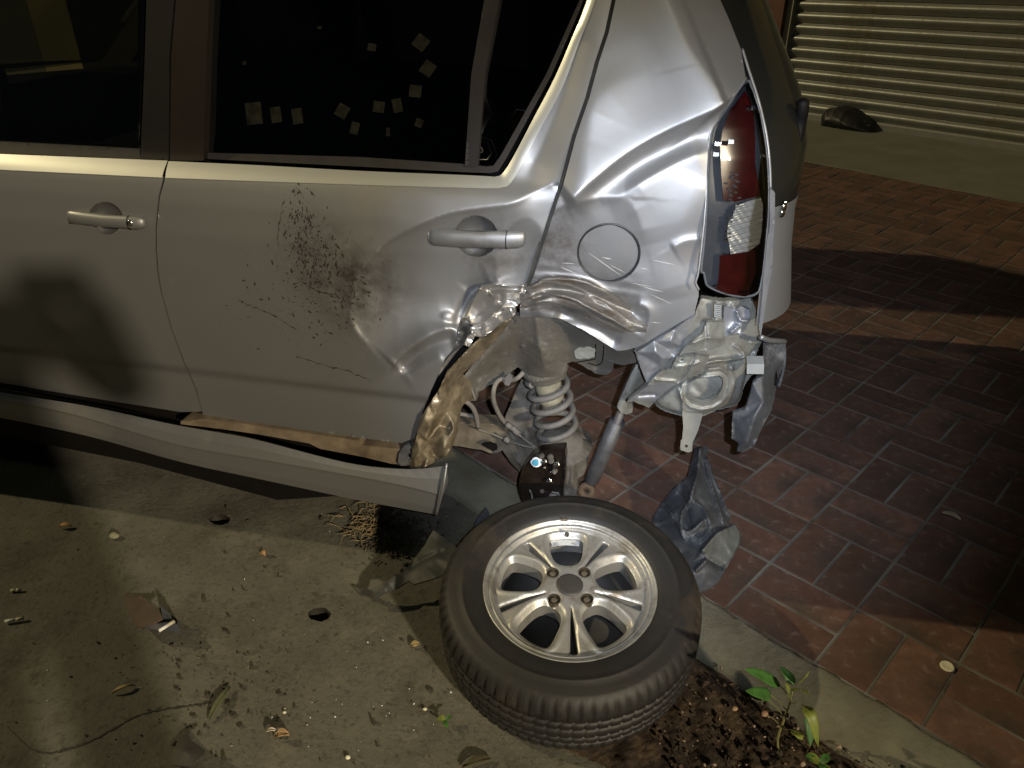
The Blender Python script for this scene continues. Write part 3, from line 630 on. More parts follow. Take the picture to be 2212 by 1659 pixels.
fold_p = [(1138, 621), (1170, 601), (1215, 597), (1262, 606), (1312, 628), (1362, 660), (1402, 690), (1392, 738), (1372, 750.5), (1348, 756.5), (1333, 757), (1305, 740), (1256, 709), (1233, 699), (1211, 687), (1170, 684), (1124, 685), (1124, 664), (1128, 648)]
def fold_n(u, v):
    v0 = v; v = v + 7 * wob(u, v, 38, 91) + 2.5 * wob(u, v, 12, 92)
    d = dent_quarter(u, v0) - .004 + .007 * np.clip((u - 1320) / 70, 0, 1)
    for k, (y0, h, w_) in enumerate(((9, -.007, 2.2), (17, .004, 5), (34, -.012, 4), (42, .008, 2.2), (52, -.004, 6), (63, .007, 2), (71, -.004, 2.5))):
        d += .7 * ridge(u, v, [(1134, 612 + y0 * .92), (1180, 604 + y0 * .85 + 3 * math.sin(k * 2)), (1240, 612 + y0 * .95), (1300, 640 + y0 * 1.05 + 4 * math.sin(k * 3)), (1368, 690 + y0 * .75)], h, w_, w_ * 1.8, 1.2, (.05, .3))
    tp = np.interp(u, [1124, 1170, 1215, 1262, 1312, 1362, 1402], [640, 601, 597, 606, 628, 660, 690]); bt = np.interp(u, [1124, 1211, 1256, 1305, 1348, 1400], [686, 688, 710, 741, 757, 745])
    t_ = np.clip((v0 - tp) / (bt - tp + 1), 0, 1); d += .026 * np.clip(t_ - .35, 0, 1) ** 1.6 - .010 * np.exp(-((t_ - .42) / .16) ** 2) * np.clip((u - 1190) / 60, 0, 1)
    return d + .0008 * wob(u, v0, 5, 77)
sheet('folded_arch_edge', fold_p, csurf(0, fold_n), FOLD, quarter, 2.6, thick=.01, jag=.4)
# dark inside of the door gap
g1 = spline(rd_right, 60); g2 = spline(q_left, 60)
A = car_surf(g1[:, 0] - 3, g1[:, 1], .034 + 0 * g1[:, 0]); B = car_surf(g2[:, 0] + 3, g2[:, 1], .034 + 0 * g2[:, 0])
obj('door_jamb', np.vstack([A, B]), [(i, i + 1, 61 + i, 60 + i) for i in range(59)], mat('door_jamb_dirt', (.035, .032, .025), .8, .1, .4, 30), car)
# ---- tail lamp
lens = cr(A3, [(508, 500), (395, 655), (335, 740), (300, 800), (280, 900), (272, 1050), (262, 1300), (245, 1500), (228, 1659)]) + cr(A6, [(245, 200), (255, 245), (275, 285), (380, 330), (500, 348), (580, 315), (604, 200), (625, 0)]) + cr(A3, [(640, 1300), (640, 1100), (625, 900), (590, 700), (545, 560)])
tl = sheet('tail_lamp', lens, csurf(.034), LAMPH, car, 9, thick=0)
sheet('lamp_cover', lens, csurf(-.003, lambda u, v: -.006 * np.clip(1 - ((u - 1590) / 75) ** 2, 0, 1)), CLEAR, tl, 7, thick=.03)
red = cr(A3, [(500, 560), (400, 690), (360, 800), (345, 900), (350, 1050), (365, 1230), (440, 1240), (590, 1200), (560, 1000), (560, 800), (545, 640)])
sheet('red_lens', red, csurf(.012), RED, tl, 7, thick=.015)
rl2 = cr(A6, [(345, 95), (400, 95), (560, 60), (565, 200), (520, 310), (420, 318), (330, 290), (338, 190)])
sheet('red_reflector', rl2, csurf(.014), RED, tl, 6, thick=.012)
whl = cr(A3, [(445, 1265), (520, 1235), (595, 1215), (608, 1260), (605, 1350), (598, 1440), (585, 1500), (520, 1545), (410, 1562), (400, 1500), (388, 1440), (395, 1370), (425, 1320)])
sheet('reverse_lens', whl, csurf(.006, lambda u, v: .0032 * np.sin((v + .28 * (u - 1600)) / 1.75) + .002 * wob(u, v, 6, 2)), WHITEL, tl, 2.4, thick=.012)
for k in range(7):                                             # small mirror facets beside the reversing lens
    u, v = cr(A3, [(405 - 3 * k, 1335 + 24 * k)])[0]; MB().box(car_surf(np.array([u]), np.array([v]), .010)[0], (.0055, .003, .0016)).build('mirror_facet', CHROME, tl, False)
for k in range(16):                                             # reflector facets that sparkle in the red lens
    u, v = cr(A3, [(425 + RNG.normal(0, 22), 1060 + 11 * k)])[0]; MB().box(car_surf(np.array([u]), np.array([v]), .0115)[0], (.0035, .002, .0014)).build('mirror_facet', CHROME, tl, False)
for x, y in ((330, 885), (375, 880), (412, 872), (320, 950), (325, 905), (520, 668), (553, 665), (610, 955)):
    u, v = cr(A3, [(x, y)])[0]; o = MB().box(car_surf(np.array([u]), np.array([v]), .0105)[0], (.005, .003, .0035), np.array(Matrix.Rotation(RNG.normal(0, .25), 3, 'X'))).build('mirror_facet', CHROME, tl, False)
edge = spline(lens, 150, True); e3 = car_surf(edge[:, 0], edge[:, 1], -.002)
MB().tube(e3, .0028, 6, closed=True).build('lamp_seal', PLAST, tl)
ql = spline(q_tail[2:], 60); MB().tube(car_surf(ql[:, 0] + 1, ql[:, 1], -.001 + 0 * ql[:, 0]), .0024, 6).build('panel_edge', PAINT, quarter)
rb = cr(A3, [(480, 300), (520, 430), (575, 600), (615, 760), (636, 880), (650, 1020), (655, 1160)])
rb = spline(rb, 50); MB().tube(car_surf(rb[:, 0], rb[:, 1], -.001 + 0 * rb[:, 0]), .0028, 6).build('panel_edge', PAINT, quarter)
strip = cr(A3, [(652, 1160), (672, 1172), (683, 1190), (680, 1350), (664, 1659)]) + cr(A6, [(640, 300), (600, 560), (592, 590), (583, 540), (604, 340), (612, 200), (632, 0)]) + cr(A3, [(650, 1400)])
sheet('body_edge_strip', strip, csurf(-.002), STEELB, quarter, 5, thick=.03)

_b = np.array([(1494, -180), (1550, 0), (1592, 105), (1618, 197), (1634, 246), (1646, 316), (1652, 387), (1655, 420), (1660, 470), (1652, 560), (1642, 640), (1634, 716)], float); _p = car_surf(_b[:, 0], _b[:, 1], .004); _o = np.argsort(_p[:, 2]); SBZ, SBS = _p[_o, 2], _p[_o, 0]
# ---- tailgate and far side of the tail: a shell that rolls round the corner
def corner(name, z0, z1, m, off=.004, nz=40, a0=R(8), wrap=True):
    zs = np.linspace(z0, z1, nz); V = []
    for z in zs:
        an = np.linspace(math.asin(min(.9, max(.05, (np.interp(z, SBZ, SBS) - s0(z)) / RR))), R(90), 26)
        row = [(s0(z) + (RR - off) * math.sin(a), bz(z, 1.) + off + (RR - off) * (1 - math.cos(a)) , z) for a in an]
        n1 = row[-1][1]; n2 = WID - n1; sx = row[-1][0]
        row += [(sx + .03 * math.sin(math.pi * t), n1 + (n2 - n1) * t, z) for t in np.linspace(0, 1, 16)[1:-1]]
        row += [(p[0], WID - p[1], z) for p in row[:len(an)][::-1]]; V += row
    m_ = len(row); return obj(name, V, [(i * m_ + k, i * m_ + k + 1, (i + 1) * m_ + k + 1, (i + 1) * m_ + k) for i in range(nz - 1) for k in range(m_ - 1)], m, car)
PAINTD = PAINT
tg = corner('tailgate', .715, .955, PAINTD); rw = corner('rear_window', .955, 1.5, mat('rear_window_black_glass', (.012, .012, .010), .12, 0, .1, 5), .006, 40)
rw.parent = tg; rw.matrix_parent_inverse = Matrix.Identity(4)
bd = cr(A3, [(728, 1290), (748, 1240)])[0]
ps = car_at(bd[0], bd[1], .16)
def corner_pt(u, v, off=0.):
    best = None
    for n in np.linspace(.02, .32, 601):
        p = car_at(u, v, n); g = base(p[0], p[2]) - n
        if best is None or abs(g) < best[0]: best = (abs(g), p)
    return best[1]
for x, y, a, b in ((745, 1245, 4, 6), (738, 1275, 6, 10), (728, 1310, 6, 9)):
    u, v = cr(A3, [(x, y)])[0]; p = corner_pt(u, v); k = .00105
    q_ = math.asin(min(.97, max(0, (p[0] - s0(p[2])) / RR))); tn = np.array([math.cos(q_), math.sin(q_), 0]); nn = np.array([math.sin(q_), -math.cos(q_), 0])
    V = [p + nn * .004] + [p + tn * a * k * 1.2 * r * math.cos(t) + np.array([0, 0, b * k * r * math.sin(t)]) + nn * h for r, h in ((.7, .003), (1, 0)) for t in np.linspace(0, 6.283, 12, endpoint=False)]
    obj('badge', V, [(0, 1 + i, 1 + (i + 1) % 12) for i in range(12)] + [(1 + i, 13 + i, 13 + (i + 1) % 12, 1 + (i + 1) % 12) for i in range(12)], CHROME, tg)
# black grip standing proud of the tail just above the light
u, v = cr(A3, [(850, 780)])[0]; pg = corner_pt(u - 8, v)
gp = spline([(0, .02, .05), (.004, .02, .03), (.006, .03, 0), (.002, .02, -.04), (-.012, .0, -.07)], 14)
MB().tube(pg + np.array([.0, 0, 0]) + gp * 1.0, np.array([.004] + [.012] * 12 + [.004]), 10).build('tailgate_grip', BLACK, tg)

# ---- crushed corner where the bumper was
def ce(p): return cr(E_, p)
cpol = ce([(900, 205), (1010, 225), (1140, 235), (1300, 225), (1440, 200), (1500, 300), (1540, 450), (1558, 600), (1580, 665), (1530, 760), (1500, 850), (1480, 1040), (1450, 1062), (1400, 1120), (1365, 1200), (1340, 1310), (1285, 1390), (1190, 1415), (1060, 1445), (930, 1505), (680, 1505), (590, 1480), (480, 1445), (405, 1400), (385, 1350), (320, 1412), (150, 1345), (75, 1350), (200, 1230), (300, 1160), (240, 1010), (160, 790), (215, 772), (370, 672), (600, 545), (830, 395), (850, 320)])
cfac0 = facets(ce([(900, 205, .05), (1140, 235, .07), (1440, 200, .075), (1030, 260, .035), (1110, 260, .04), (1030, 400, .04), (1110, 400, .04), (900, 440, .02), (1140, 470, .06), (1330, 460, .055), (1440, 420, .06), (1540, 450, .075), (1200, 560, .085), (1320, 560, .06), (1160, 700, .05), (940, 640, .045), (960, 470, .03), (1580, 665, .08), (1430, 680, .065), (1500, 850, .085), (1400, 860, .05), (1300, 770, .045), (1230, 900, .055), (1000, 910, .07), (900, 960, .075), (850, 830, .05), (700, 740, .035), (720, 640, .03), (600, 860, .035), (460, 990, .05), (760, 940, .06), (640, 1130, .065), (300, 1160, .045), (200, 1240, .06), (600, 1170, .08), (390, 1350, .085), (320, 1412, .09), (75, 1350, .06), (160, 790, .02), (370, 672, .012), (600, 545, .012), (830, 395, .016), (400, 800, .0), (520, 760, .035), (640, 620, .02), (560, 680, -.002), (330, 880, .03), (470, 860, .01), (300, 1010, .04), (420, 940, .035), (700, 1050, .065), (930, 1020, .05), (960, 940, .04), (1100, 930, .03), (1380, 870, .025), (1420, 1050, .06), (1270, 1100, .03), (1240, 1280, .03), (1340, 1310, .06), (1190, 1415, .065), (1060, 1445, .05), (700, 1200, .04), (760, 1400, .035), (600, 1300, .06), (480, 1445, .07), (680, 1505, .05), (930, 1505, .05)]))
cb_ = rbf(ce([(900, 205, .045), (1140, 235, .055), (1440, 200, .075), (1540, 450, .078), (1580, 665, .085), (1500, 850, .075), (160, 790, .02), (600, 545, .012), (830, 395, .02), (75, 1350, .06), (320, 1412, .08), (680, 1505, .055), (1190, 1415, .06), (1340, 1310, .058), (760, 940, .06), (1100, 900, .055), (1250, 620, .06), (1000, 1200, .05), (600, 1150, .07)]))
def cfac(u, v):
    d = cb_(u, v)
    for pl, h, a_, b_ in (([(880, 960), (1000, 905), (1230, 880), (1400, 850)], -.022, 5, 7), ([(1260, 720), (1320, 760), (1400, 860)], -.014, 4, 4), ([(1440, 690), (1560, 690)], -.012, 3, 4), ([(1040, 240), (1030, 430), (920, 450)], .022, 3, 3), ([(1150, 260), (1160, 440), (1180, 580)], .020, 4, 4),
                          ([(1240, 250), (1320, 420), (1440, 450)], -.014, 4, 4), ([(1200, 590), (1330, 575)], .026, 2.5, 2.5), ([(1300, 1290), (1270, 1100), (1330, 940)], -.010, 3, 3), ([(470, 1440), (590, 1250)], .014, 4, 4), ([(1480, 780), (1380, 900)], .012, 3, 3)):
        d += ridge(u, v, ce(pl), h, a_, b_, 1.2, (.05, .05))
    return d
win = ce([(780, 1130), (860, 1085), (1000, 1065), (1090, 1055), (1130, 1080), (1142, 1150), (1125, 1220), (1080, 1290), (1000, 1340), (900, 1355), (810, 1330), (755, 1270), (765, 1190)])
corner_pan = sheet('rear_corner_panel', cpol, csurf(.006, lambda u, v: cfac(u, v) + .0012 * wob(u, v, 9, 7)), STEEL, car, 2.8, holes=[win], thick=.02, jag=.5)
tag(corner_pan, 'torn bare steel rear corner where the bumper is missing')
sheet('crushed_skin', ce([(232, 770), (380, 680), (600, 552), (825, 402), (760, 520), (715, 690), (600, 850), (450, 990), (295, 1140), (240, 1000), (175, 800)]), csurf(-.004, lambda u, v: cfac0(u, v) + .004 * wob(u, v, 10, 21) + .002 * wob(u, v, 5, 22)), STEELB, corner_pan, 3, thick=.01)
wf_ = [(x - 960 * .0, y) for x, y in win]; wc = np.mean(win, 0)
rim_ = spline(np.array(win) + (np.array(win) - wc) * .06, 60, True); MB().tube(car_surf(rim_[:, 0], rim_[:, 1], cfac(rim_[:, 0], rim_[:, 1]) - .002), .0035, 7, closed=True).build('window_flange', STEEL, corner_pan)
sheet('inner_plate', [tuple(wc + (np.array(p) - wc) * 1.25) for p in win], csurf(.085, lambda u, v: .008 * wob(u, v, 10, 4)), STEEL, corner_pan, 5, thick=.004)
fpl = ce([(400, 1345), (600, 1172), (780, 1095), (930, 1022), (960, 945), (1100, 922), (1230, 905), (1330, 880), (1400, 872), (1405, 1000), (1375, 1150), (1345, 1290), (1285, 1375), (1190, 1400), (1060, 1430), (930, 1490), (690, 1490), (590, 1465), (490, 1430), (420, 1390)])
win_f = [tuple(wc + (np.array(p) - wc) * 1.0) for p in win]
def frame_n(u, v):
    e = edge_dist(np.stack([u, v], 1), np.array(fpl)); f = edge_dist(np.stack([u, v], 1), np.array(win))
    return cb_(u, v) - .012 - .006 * np.exp(-(f / 5) ** 2) + .008 * np.exp(-(e / 3.5) ** 2) - .007 * np.exp(-((f - 15) / 3.5) ** 2) + .0012 * wob(u, v, 10, 61) + ridge(u, v, ce([(640, 1180), (690, 1340), (700, 1480)]), -.008, 3, 3) + ridge(u, v, ce([(1230, 950), (1260, 1120), (1200, 1330)]), -.008, 3, 4)
sheet('corner_frame', fpl, csurf(0, frame_n), STEEL, corner_pan, 2.6, holes=[win_f], thick=.012, jag=.5)
def plate(nm, pl, pts, m, rid=()):
    pl = ce(pl); g = rbf(ce(pts))
    def fn(u, v):
        d = g(u, v) + .0010 * wob(u, v, 8, 31)
        for p_, h, a_, b_ in rid: d += ridge(u, v, ce(p_), h, a_, b_, 1.2, (.05, .05))
        return d
    return sheet(nm, pl, csurf(0, fn), m, corner_pan, 2.6, thick=.012, jag=.3)
plate('folded_bracket', [(640, 860), (700, 815), (870, 790), (1010, 770), (1100, 740), (1165, 700), (1150, 620), (1160, 470), (960, 465), (905, 600), (800, 690), (700, 760)], [(640, 860, .03), (870, 790, .02), (1165, 700, .055), (1160, 470, .04), (960, 465, .015), (800, 690, .0), (1000, 620, .012)], STEEL, [([(800, 700), (950, 640), (1140, 640)], -.012, 4, 4), ([(940, 480), (950, 640), (940, 770)], .010, 3, 3)])
plate('folded_bracket', [(450, 1010), (560, 990), (620, 870), (860, 835), (985, 850), (955, 950), (920, 1020), (600, 1165), (300, 1160), (360, 1090)], [(450, 1010, .03), (620, 870, .01), (985, 850, .04), (920, 1020, .045), (600, 1165, .055), (300, 1160, .03), (680, 980, .022)], STEEL, [([(600, 960), (760, 940), (900, 900)], -.008, 3, 3), ([(380, 1100), (640, 1120)], -.010, 3, 4), ([(830, 840), (760, 960), (640, 1140)], .014, 3, 3)])
plate('folded_bracket', [(1150, 620), (1330, 590), (1350, 480), (1440, 440), (1430, 330), (1340, 290), (1290, 330), (1150, 300), (1140, 460)], [(1150, 620, .06), (1330, 590, .035), (1440, 440, .045), (1430, 330, .05), (1150, 300, .05), (1250, 460, .06)], STEELB, [([(1290, 330), (1330, 440), (1440, 450)], -.016, 4, 4), ([(1220, 590), (1320, 500)], -.012, 5, 4)])
plate('lower_flap', [(75, 1345), (150, 1280), (310, 1165), (620, 1135), (590, 1172), (380, 1345), (330, 1340), (160, 1335)], [(75, 1345, .045), (310, 1165, .03), (620, 1135, .05), (380, 1345, .06)], STEELB, [([(190, 1280), (400, 1270)], .010, 3, 3)])
bh = ce([(682, 880)])[0]; MB().lathe([(.0035, -.002), (.0065, -.003), (.007, .002)], 16, axes((0, -1, 0), car_surf(np.array([bh[0]]), np.array([bh[1]]), .012)[0])).build('bolt_hole', STEEL, corner_pan)
MB().lathe([(0, -.0015), (.0036, -.0015)], 12, axes((0, -1, 0), car_surf(np.array([bh[0]]), np.array([bh[1]]), .0125)[0])).build('bolt_hole_dark', BLACK, corner_pan)
for k in range(7):
    u, v = ce([(1080, 275 + 21 * k)])[0]; MB().box(car_surf(np.array([u]), np.array([v]), .026)[0], (.0075, .004, .0012), np.array(Matrix.Rotation(.06, 3, 'Y'))).build('clip_rib', CHROME if False else mat('white_clip', (.22, .225, .22), .5, 0, .1, 20) if k == 0 else bpy.data.materials['white_clip'], corner_pan, False)
tab = cr(A6, [(112, 1052), (238, 1072), (222, 1130), (205, 1180), (182, 1232), (176, 1240), (172, 1298), (150, 1306), (100, 1290), (102, 1235), (112, 1225), (118, 1150)])
tabn = lambda u, v: .055 + .006 * np.cos((u - 1492) / 14)
hole = [(1482.6 + 3.6 * math.cos(t), 964 + 3.6 * math.sin(t)) for t in np.linspace(0, 6.283, 12, endpoint=False)]
tb = sheet('hanging_bracket', tab, cflat(tabn), mat('pale_bracket_steel', (.24, .24, .215), .5, .35, .12, 30, .0005, 100), corner_pan, 3.5, holes=[hole], thick=.004, back=True)
u_ = ce([(1405, 930), (1595, 930), (1590, 1040), (1400, 1040)]); P_ = car_at(np.array([p[0] for p in u_]), np.array([p[1] for p in u_]), .03)
mb = MB(); mb.add(np.vstack([P_, P_ + [0, .03, .004]]), [(3, 2, 1, 0), (0, 1, 5, 4), (1, 2, 6, 5), (2, 3, 7, 6), (3, 0, 4, 7)]); mb.build('white_tab', bpy.data.materials['white_clip'], corner_pan, False)
# bumper remnant and the ledge of the rear bumper top
bump = cr(A6, [(612, 645), (735, 640), (738, 740), (722, 800), (700, 860), (680, 960), (660, 1050), (625, 1110), (585, 1190), (555, 1265), (520, 1290), (482, 1305), (448, 1298), (462, 1250), (440, 1235), (416, 1220), (418, 1130), (424, 1065), (500, 1040), (528, 960), (548, 880), (575, 850), (606, 840)])
bph = cr(A6, [(690, 800), (676, 850), (678, 880), (668, 920), (690, 910), (700, 860)])
bfac = facets(cr(A6, [(612, 645, .13), (735, 640, .16), (738, 740, .16), (700, 860, .13), (606, 840, .06), (610, 1000, .035), (660, 1050, .07), (585, 1190, .05), (520, 1290, .05), (482, 1305, .05), (448, 1298, .045), (500, 1040, .05), (416, 1220, .05), (424, 1065, .055), (560, 1080, .022), (510, 1240, .02), (548, 880, .05)]))
bmp = sheet('bumper_remnant', bump, cflat(lambda u, v: bfac(u, v) + .002 * wob(u, v, 8, 5)), PLASTG, car, 4, holes=[bph], thick=.012, jag=.3, back=True)
tag(bmp, 'hanging grey plastic remnant of the rear bumper')
cav = cr(A6, [(600, 620), (735, 630), (738, 780), (700, 890), (640, 900), (604, 850)])
sheet('bumper_cavity', cav, cflat(lambda u, v: np.full_like(u, .22)), BLACK, bmp, 12, thick=.01)
led = spline(cr(A6, [(592, 592), (640, 612), (700, 618), (740, 622)]), 20); MB().tube([corner_pt(u, v) + np.array([0, -.002, 0]) for u, v in led], .006, 8).build('bumper_ledge', PAINTQ, car)
led = spline(cr(A6, [(738, 622), (740, 740), (725, 830), (705, 900)]), 20); MB().tube(car_at(led[:, 0], led[:, 1], .17), .004, 8).build('bumper_edge', PLASTG, bmp)

# ---- crumpled metal at the front of the wheel arch
def cl(p): return cr(L1, p)
fold = cl([(1330, 205), (1530, 165), (1800, 188), (1975, 190), (1955, 290), (1900, 420), (1812, 480), (1822, 600), (1640, 690), (1430, 872), (1330, 908), (1262, 884), (1180, 1032), (1100, 1012), (1000, 1110), (880, 1270), (745, 1450), (725, 1430), (840, 1200), (940, 1092), (1010, 950), (1008, 800), (1058, 650), (1118, 500), (1240, 350)])
ff0 = soft(cl([(1330, 205, .004), (1530, 165, .004), (1800, 188, .008), (1975, 190, .004), (1240, 350, .012), (1118, 500, .02), (1058, 650, .03), (1008, 800, .035), (1010, 950, .035), (940, 1092, .03), (840, 1200, .03), (725, 1430, .025), (1400, 230, -.008), (1300, 330, -.006), (1560, 230, -.014), (1750, 225, .006), (1490, 325, -.012), (1760, 275, -.010), (1890, 290, -.006), (1460, 345, .022), (1560, 270, .012), (1690, 255, -.004), (1400, 430, .052), (1600, 420, .045), (1320, 560, .050), (1150, 630, .058), (1520, 520, .030), (1650, 460, .022), (1760, 380, .026), (1180, 712, .010), (1360, 700, -.002), (1560, 565, .006), (1370, 765, .042), (1250, 735, .034), (1480, 660, .036), (1700, 520, -.010), (1812, 480, .050), (1900, 420, .040), (1955, 290, .010), (1822, 600, .012), (1600, 610, .028), (1400, 862, .004), (1390, 765, -.012), (1180, 785, .002), (1330, 905, .018), (1250, 842, -.006), (1110, 980, .022), (1180, 1032, -.008), (1080, 910, .0), (1060, 960, .036), (1000, 1100, .026), (880, 1260, .02), (1050, 800, .062), (1030, 950, .066), (1262, 900, .04), (745, 1450, .02), (860, 1180, .012)]))
fbase = rbf(cl([(1330, 205, .004), (1640, 170, .008), (1975, 190, .006), (1240, 350, .012), (1058, 650, .026), (1010, 900, .03), (840, 1200, .028), (725, 1430, .025), (1400, 430, .034), (1600, 400, .030), (1320, 560, .036), (1150, 630, .042), (1820, 600, .016), (1812, 480, .03), (1600, 640, .024), (1330, 900, .016), (1180, 1030, .01), (1000, 1100, .028), (1050, 840, .05), (1480, 660, .03)]))
def ff(u, v):
    d = fbase(u, v) + .012
    for pl, h, a, b in (([(1340, 215), (1262, 345), (1205, 470), (1105, 650)], -.024, 5, 3.5), ([(1325, 212), (1530, 178), (1700, 196), (1960, 196)], -.014, 4, 4), ([(1470, 335), (1600, 285), (1760, 277), (1905, 292)], -.022, 4, 5), ([(1400, 240), (1560, 225), (1740, 238), (1900, 245)], .010, 3, 3),
                        ([(1170, 716), (1360, 706), (1490, 620), (1660, 465)], -.022, 5, 4), ([(1160, 775), (1255, 845), (1330, 902), (1430, 862), (1640, 700), (1820, 602)], -.020, 9, 3), ([(1392, 765), (1412, 858)], -.010, 5, 7), ([(1620, 480), (1780, 480), (1822, 590)], -.016, 7, 6),
                        ([(1100, 1010), (1150, 900), (1220, 830)], -.016, 4, 7), ([(740, 1440), (860, 1230), (1010, 1080), (1170, 1030)], -.012, 4, 5), ([(1025, 760), (1035, 960)], .026, 4, 4), ([(1530, 590), (1660, 535)], .014, 2, 2), ([(1900, 420), (1960, 280)], -.018, 3, 4)):
        d += ridge(u, v, cl(pl), h * 1.15, a * 1.7, b * 1.5, 1.25, (.06, .06))
    return d
fo = sheet('crumpled_arch_fold', fold, cflat(lambda u, v: ff(u, v) + .0004 * wob(u, v, 9, 13)), BARE, car, 2.0, thick=.01)
tag(fo, 'bright crumpled fold of torn bodywork above the wheel arch')
lip = cl([(1822, 598), (1725, 690), (1645, 835), (1400, 1095), (1200, 1300), (1030, 1480)]) + cr(L2, [(1070, 60), (1170, 108), (1200, 180), (1265, 380), (1150, 405), (1075, 480), (1045, 560), (1030, 700), (1015, 830), (985, 920), (945, 1020), (900, 1115), (850, 1172), (780, 1150), (740, 1200), (650, 1330), (560, 1420), (490, 1515), (420, 1420), (338, 1295), (390, 1100), (445, 900), (460, 830), (500, 640), (620, 455), (760, 240), (868, 0)]) + cl([(1000, 1240), (1180, 1045), (1330, 912), (1430, 880), (1640, 698)])
lf = facets(cl([(1822, 598, .014), (1725, 690, .05), (1645, 835, .075), (1400, 1095, .085), (1200, 1300, .09), (1640, 698, .028), (1430, 880, .022), (1330, 912, .03), (1180, 1045, .015), (1000, 1240, .012), (1520, 830, .035), (1300, 1040, .045), (1130, 1180, .035), (1250, 1180, .07), (1100, 1300, .06)]) + cr(L2, [(1070, 60, .095), (1170, 108, .13), (1265, 380, .16), (1150, 405, .12), (1075, 480, .09), (1045, 560, .085), (1015, 830, .07), (945, 1020, .05), (850, 1172, .035), (740, 1200, .04), (650, 1330, .025), (490, 1515, .0), (338, 1295, .035), (390, 1100, .02), (445, 900, .012), (460, 830, .01), (500, 640, .012), (620, 455, .010), (760, 240, .008), (868, 0, .006), (820, 110, -.006), (720, 260, .022), (640, 440, .0), (560, 640, -.004), (870, 270, .03), (780, 420, .012), (700, 620, .008), (640, 770, .0), (580, 920, -.006), (540, 930, .022), (930, 350, .06), (860, 560, .05), (760, 740, .055), (700, 800, .045), (820, 850, .02), (930, 660, .04), (915, 780, .07), (960, 790, .025), (900, 900, .015), (830, 1050, .0), (780, 1100, .02), (650, 1050, .04), (590, 960, .03), (600, 1180, .02), (500, 1090, .01), (520, 1250, .03), (430, 1230, .012), (450, 1400, .018), (560, 1330, .006), (700, 1160, .05)]))
lp = sheet('torn_arch_lip', lip, cflat(lambda u, v: lf(u, v) + .014 + .0016 * wob(u, v, 6, 17)), LIPM, car, 3, thick=.012, jag=.35)
tag(lp, 'muddy torn steel lip hanging at the front of the wheel arch')
# ---- wheel house
def cdp(p): return cr(D_, p)
wh = cdp([(40, 850), (200, 620), (400, 400), (520, 260), (620, 170), (850, 170), (1150, 205), (1330, 290), (1720, 540), (1900, 560), (1960, 640), (1950, 690), (1880, 705), (1800, 722), (1705, 700), (1690, 770), (1650, 815), (1600, 828), (1520, 825), (1420, 765), (1290, 690), (1240, 680), (1190, 690), (1130, 770), (1110, 830), (1060, 850), (900, 860), (760, 830), (700, 770), (640, 745), (570, 790), (545, 850), (580, 880), (510, 945), (440, 868), (370, 920), (300, 965), (200, 1020), (180, 1112), (60, 1130), (-60, 1200), (-90, 1100)])
wfn = rbf(cdp([(40, 850, .11), (200, 620, .105), (400, 400, .10), (620, 170, .075), (850, 170, .07), (1150, 205, .07), (1330, 290, .08), (1720, 540, .09), (1950, 690, .14), (1690, 770, .20), (1520, 825, .22), (1190, 690, .22), (1130, 770, .215), (900, 860, .20), (760, 830, .215), (690, 760, .23), (640, 745, .235), (440, 868, .24), (200, 1020, .22), (-90, 1100, .17), (860, 500, .13), (1000, 600, .16), (860, 700, .165), (960, 760, .175), (640, 500, .17), (1200, 480, .17), (400, 650, .19), (200, 850, .19), (1500, 600, .17)]))
wfn2 = lambda u, v: wfn(u, v) + ridge(u, v, cdp([(835, 190), (860, 400), (900, 600), (935, 740)]), -.012, 12, 7, 1.2) + ridge(u, v, cdp([(1010, 380), (1010, 560), (1000, 690)]), -.006, 12, 12) + ridge(u, v, cdp([(910, 540), (960, 600), (1000, 700)]), -.008, 5, 14, 1.2) + bowl(u, v, cdp([(685, 515)])[0], 7, 6, -.008) + .0018 * wob(u, v, 8, 3) + ridge(u, v, cdp([(20, 870), (250, 600), (450, 380), (600, 210)]), .02, 4, 5, 1.5, (.01, .01))
whs = sheet('wheel_house', wh, cflat(wfn2), WELL, car, 4, thick=.02, jag=.5)
tag(whs, 'dusty exposed wheel house')
pk = cdp([(1265, 560), (1290, 535), (1420, 520), (1500, 545), (1495, 625), (1420, 645), (1290, 655), (1268, 610)])
sheet('sealer_patch', pk, cflat(lambda u, v: wfn2(u, v) - .004), mat('pale_sealer', (.36, .37, .33), .8, 0, .2, 40, .002, 120), whs, 4, thick=.005, jag=.8)
for pl in ([(1270, 690), (1400, 670), (1495, 655)], [(1590, 500), (1585, 600), (1565, 690), (1510, 720), (1420, 695)], [(1500, 490), (1500, 640)]):
    s_ = spline(cdp(pl), 20); MB().tube(car_at(s_[:, 0], s_[:, 1], wfn2(s_[:, 0], s_[:, 1]) - .0005), .0016, 5).build('seam', BLACK, whs)

# ---- suspension
def tubepx(name, pts, r, m, parent=car, seg=12, n=40):
    s_ = spline(pts, n); rr = spline([(x, 0, 0) for x in r], n)[:, 0] if np.ndim(r) else r
    return MB().tube(car_at(s_[:, 0], s_[:, 1], s_[:, 2]), rr, seg).build(name, m, parent)
ctop = car_at(*cdp([(945, 800)])[0], .285); cbot = car_at(*cdp([(1090, 1500)])[0], .285)
ax_ = (cbot - ctop) / np.linalg.norm(cbot - ctop); ux = np.cross(ax_, [0, 1, 0]); ux /= np.linalg.norm(ux); uy = np.cross(ax_, ux)
HL = np.linalg.norm(cbot - ctop); rp = .0525
def radial(h, r, a): return ctop + ax_ * h + r * (math.cos(a) * ux + math.sin(a) * uy)
tt_ = np.linspace(0, 1, 260); hel = [radial(HL * (.07 + .90 * (t if 0 < t < 1 else t)), rp, 2.2 + 2 * math.pi * 4.3 * t) for t in tt_]
